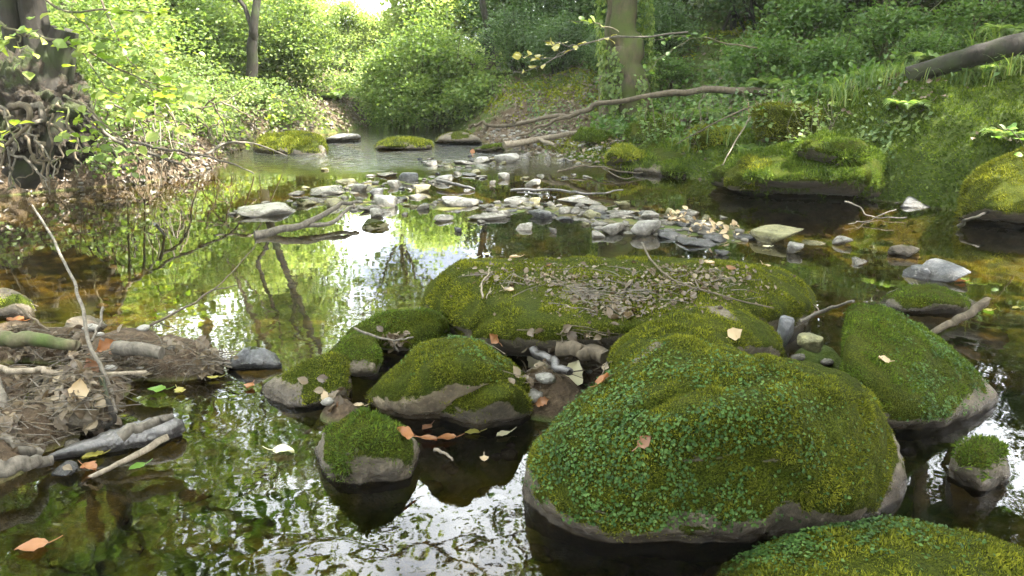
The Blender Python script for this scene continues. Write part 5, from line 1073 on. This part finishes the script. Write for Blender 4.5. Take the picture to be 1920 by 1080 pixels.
stick('twig', 'twig', 'twig lying across the stones, long and dark, pointing right', [[(958, 357, .03), (1040, 356, .06), (1100, 363, .07), (1170, 357, .05)], [(970, 361, .02), (1030, 364, .05)]], .013, .006, 'wood_wet', 9)
stick('twig', 'twig', 'short dark stick between stones of the bar', [[(820, 338, .05), (850, 344, .05), (888, 353, .02)]], .018, .01, 'wood_wet', 10)
stick('twig', 'twig', 'bare twigs in shallow water below the low mossy bank rock', [[(1045, 322, .03), (1100, 311, .07), (1150, 318, .07), (1205, 325, .03)], [(1130, 315, .06), (1165, 335, .02), (1190, 332, .02)]], .011, .005, 'wood_brown', 11)
stick('twig', 'twig', 'long thin curved twig lying over the right half of the slab', [[(1203, 455, .33), (1222, 490, .33), (1260, 522, .33), (1330, 548, .31), (1450, 578, .28)], [(1310, 540, .315), (1296, 512, .34)]], .005, .0025, 'wood_brown', 12, wob=.004)
stick('twig', 'twig', 'tiny forked white twig on the left part of the slab', [[(905, 558, .29), (902, 535, .3), (915, 515, .31), (918, 500, .32)], [(912, 560, .28), (920, 540, .3)]], .004, .002, 'wood_pale', 13, wob=.004)
stick('broken_branch', 'branch', 'broken brown branch slanting out of the water at the right', [[(1742, 628, .0), (1780, 605, .05), (1820, 585, .09), (1853, 565, .13)]], .013, .02, 'wood_brown', 14)
stick('stick', 'stick', 'pale straight stick half in the water in front of the black driftwood', [[(155, 905, -.02), (200, 880, .02), (250, 855, .035), (312, 820, .06)]], .006, .011, 'wood_pale', 15, wob=.004)
boulder('thick black wet driftwood along the foot of the litter bank', [(80, 868, -.01), (200, 858, -.03), (310, 838, -.04), (380, 812, -.01), (180, 812, .055), (250, 792, .08), (300, 772, .095), (335, 770, .09), (368, 792, .04), (110, 842, .04), (220, 835, .035), (320, 812, .045), (80, 855, .03)], mat='wood_wet', moss=None, level=6, amp=.2, seed=161, p=7, facet=.86, part='trunk', name='driftwood', cat='driftwood')
stick('driftwood', 'driftwood', 'pale worn ridge of wood on the back of the black driftwood', [[(225, 820, .10), (255, 802, .11), (290, 788, .12), (320, 780, .12)]], .016, .01, 'wood_grey', 17, rough=.4)
stick('root', 'root', 'thick pale root descending the left edge of the litter bank', [[(-60, 660, .17), (-20, 710, .15), (-5, 760, .12), (0, 810, .08), (30, 840, .05), (75, 850, .02)]], .026, .014, 'wood_grey', 18, segs=10, rough=.35)
stick('root', 'root', 'pale flattened root above dark water at the left edge', [[(-40, 900, .06), (10, 875, .08), (50, 868, .07), (92, 862, .03)]], .026, .014, 'wood_grey', 19, segs=10, rough=.35)
stick('log', 'log', 'short blunt grey brown log on the litter bank beside the orange leaf', [[(218, 652, .12), (260, 655, .13), (305, 662, .12)]], .028, .024, 'wood_grey', 20, segs=12, wob=.004)
stick('log', 'log', 'longer dark log lying behind on the litter bank at the left', [[(-60, 640, .13), (20, 636, .14), (90, 640, .13), (150, 648, .1)]], .033, .02, 'bark', 21, segs=12)
stick('stick', 'stick', 'whitish knobbly stick lying level across the litter bank', [[(-30, 692, .17), (60, 697, .17), (120, 700, .16), (170, 722, .13), (195, 735, .1)]], .010, .007, 'wood_pale', 22)
stick('stick', 'stick', 'short pale straight stick right of the dead stem', [[(195, 702, .13), (235, 700, .13), (275, 698, .12)]], .008, .007, 'wood_pale', 23, wob=.002)
stick('stick', 'stick', 'thin brown stick leaning on the flat brown stone', [[(32, 572, .2), (60, 595, .16), (92, 620, .12)]], .007, .004, 'wood_brown', 24, wob=.003)
stick('stick', 'stick', 'slanting thin stick at the front of the litter bank bending into dark water', [[(190, 705, .14), (205, 760, .1), (215, 785, .06), (200, 800, .03)]], .009, .006, 'bark_dark', 25, wob=.004)
stick('log', 'log', 'split dark log in the litter pocket behind the largest boulder', [[(1000, 655, .16), (1040, 682, .15), (1070, 700, .14)]], .018, .012, 'wood_wet', 26, rough=.4)
stick('log', 'log', 'short brown log in the litter pocket, right of the split one', [[(1050, 655, .17), (1090, 658, .18), (1128, 672, .17)]], .03, .026, 'wood_brown', 27, rough=.35)
stick('stick', 'stick', 'curved pale stick bridging the hollow behind the upright stones', [[(1500, 603, .22), (1530, 590, .24), (1560, 577, .27), (1600, 565, .35)]], .008, .005, 'wood_grey', 28, wob=.004)
stick('twig', 'twig', 'pale twig hooked over the back left boulders', [[(665, 615, .2), (700, 630, .2), (740, 637, .2), (775, 632, .2)], [(735, 636, .2), (745, 660, .14)]], .005, .003, 'wood_grey', 29, wob=.004)
stick('twig', 'twig', 'white bent twig floating in the dark pool under the orange leaves', [[(815, 843, .005), (832, 850, .008), (850, 862, .004)]], .006, .003, 'wood_pale', 30, wob=.003)
stick('stick', 'stick', 'pale twig dangling down the mossy bank below the dry grass', [[(1425, 195, None, 7.6), (1385, 255, None, 7.2), (1355, 310, None, 6.8)]], .007, .004, 'wood_pale', 31, wob=.01)
stick('stick', 'stick', 'dark bare stick from the dry grass down to the left', [[(1410, 200, None, 7.7), (1330, 235, None, 7.6), (1270, 270, None, 7.8)]], .009, .004, 'wood_brown', 32, wob=.01)
stick('twig', 'twig', 'twigs tangled in the water at the mouth of the dark gully', [[(1585, 378, .1), (1610, 388, .08), (1635, 405, .02), (1700, 408, .02)], [(1590, 420, .0), (1630, 412, .03), (1680, 392, .08)]], .007, .004, 'wood_grey', 33)
stick('stick', 'stick', 'dark stick leaning at the front of the bright boulder at the right edge', [[(1795, 425, .02), (1830, 405, .1), (1905, 385, .15)]], .014, .008, 'bark_dark', 34)
stick('stick', 'stick', 'thin stick standing beside the dark stick at the right edge', [[(1810, 405, .05), (1830, 380, .12), (1845, 345, .25)]], .006, .004, 'wood_grey', 35)
stick('twig', 'twig', 'small forked twig poking out of the pool on the left', [[(290, 420, .12), (300, 430, .07), (308, 442, .0)]], .012, .006, 'wood_wet', 36, wob=.003)
stick('root', 'root', 'smooth grey root along the far left waterline behind the pool', [[(400, 240, None, 10.6), (440, 245, None, 10.8), (480, 252, None, 11.0)], [(395, 250, None, 10.4), (440, 255, None, 10.6)]], .05, .03, 'wood_grey', 37)
stick('root', 'root', 'tangle of pale roots at the far left bank under the hazel', [[(330, 262, None, 9.2), (380, 250, None, 9.4), (410, 235, None, 9.5)], [(300, 285, None, 9.0), (360, 270, None, 9.2), (420, 268, None, 9.4)], [(340, 290, None, 8.8), (400, 285, None, 9.0)]], .035, .015, 'wood_grey', 38)
stick('stump', 'stump', 'yellow mossy stump at the foot of the slim dark trunk', [[(437, 250, None, 11.3), (436, 215, None, 11.4), (432, 190, None, 11.5)]], .17, .12, 'bark_moss', 39, segs=14, rough=.35)
stick('branch', 'branch', 'crooked pale bough in the shade right of the bright shrub', [[(860, 105, None, 13), (905, 130, None, 12.8), (935, 105, None, 12.8)]], .05, .03, 'wood_brown', 40)

# ------------------------------------------------------------------ moist air that veils the far, sunlit end of the stream
mb = MB(); x0, x1, y0, y1, z0, z1 = -95, 95, -32, 160, -1.5, 14.0
hv = [[x, y, z] for x in (x0, x1) for y in (y0, y1) for z in (z0, z1)]
mb.add(hv, [[0, 1, 3, 2], [4, 6, 7, 5], [0, 4, 5, 1], [2, 3, 7, 6], [0, 2, 6, 4], [1, 5, 7, 3]])
hm, ht = newmat('haze'); pv = N_(ht, 'ShaderNodeVolumePrincipled'); pv.inputs['Color'].default_value = (.9, .95, .9, 1); pv.inputs['Density'].default_value = .0010; pv.inputs['Anisotropy'].default_value = .3
ht.links.new(pv.outputs[0], N_(ht, 'ShaderNodeOutputMaterial').inputs[1])
hz_ = mb.build('haze', hm, smooth=False); tag(hz_, 'thin bright haze in the air over the stream', 'haze', kind='stuff')
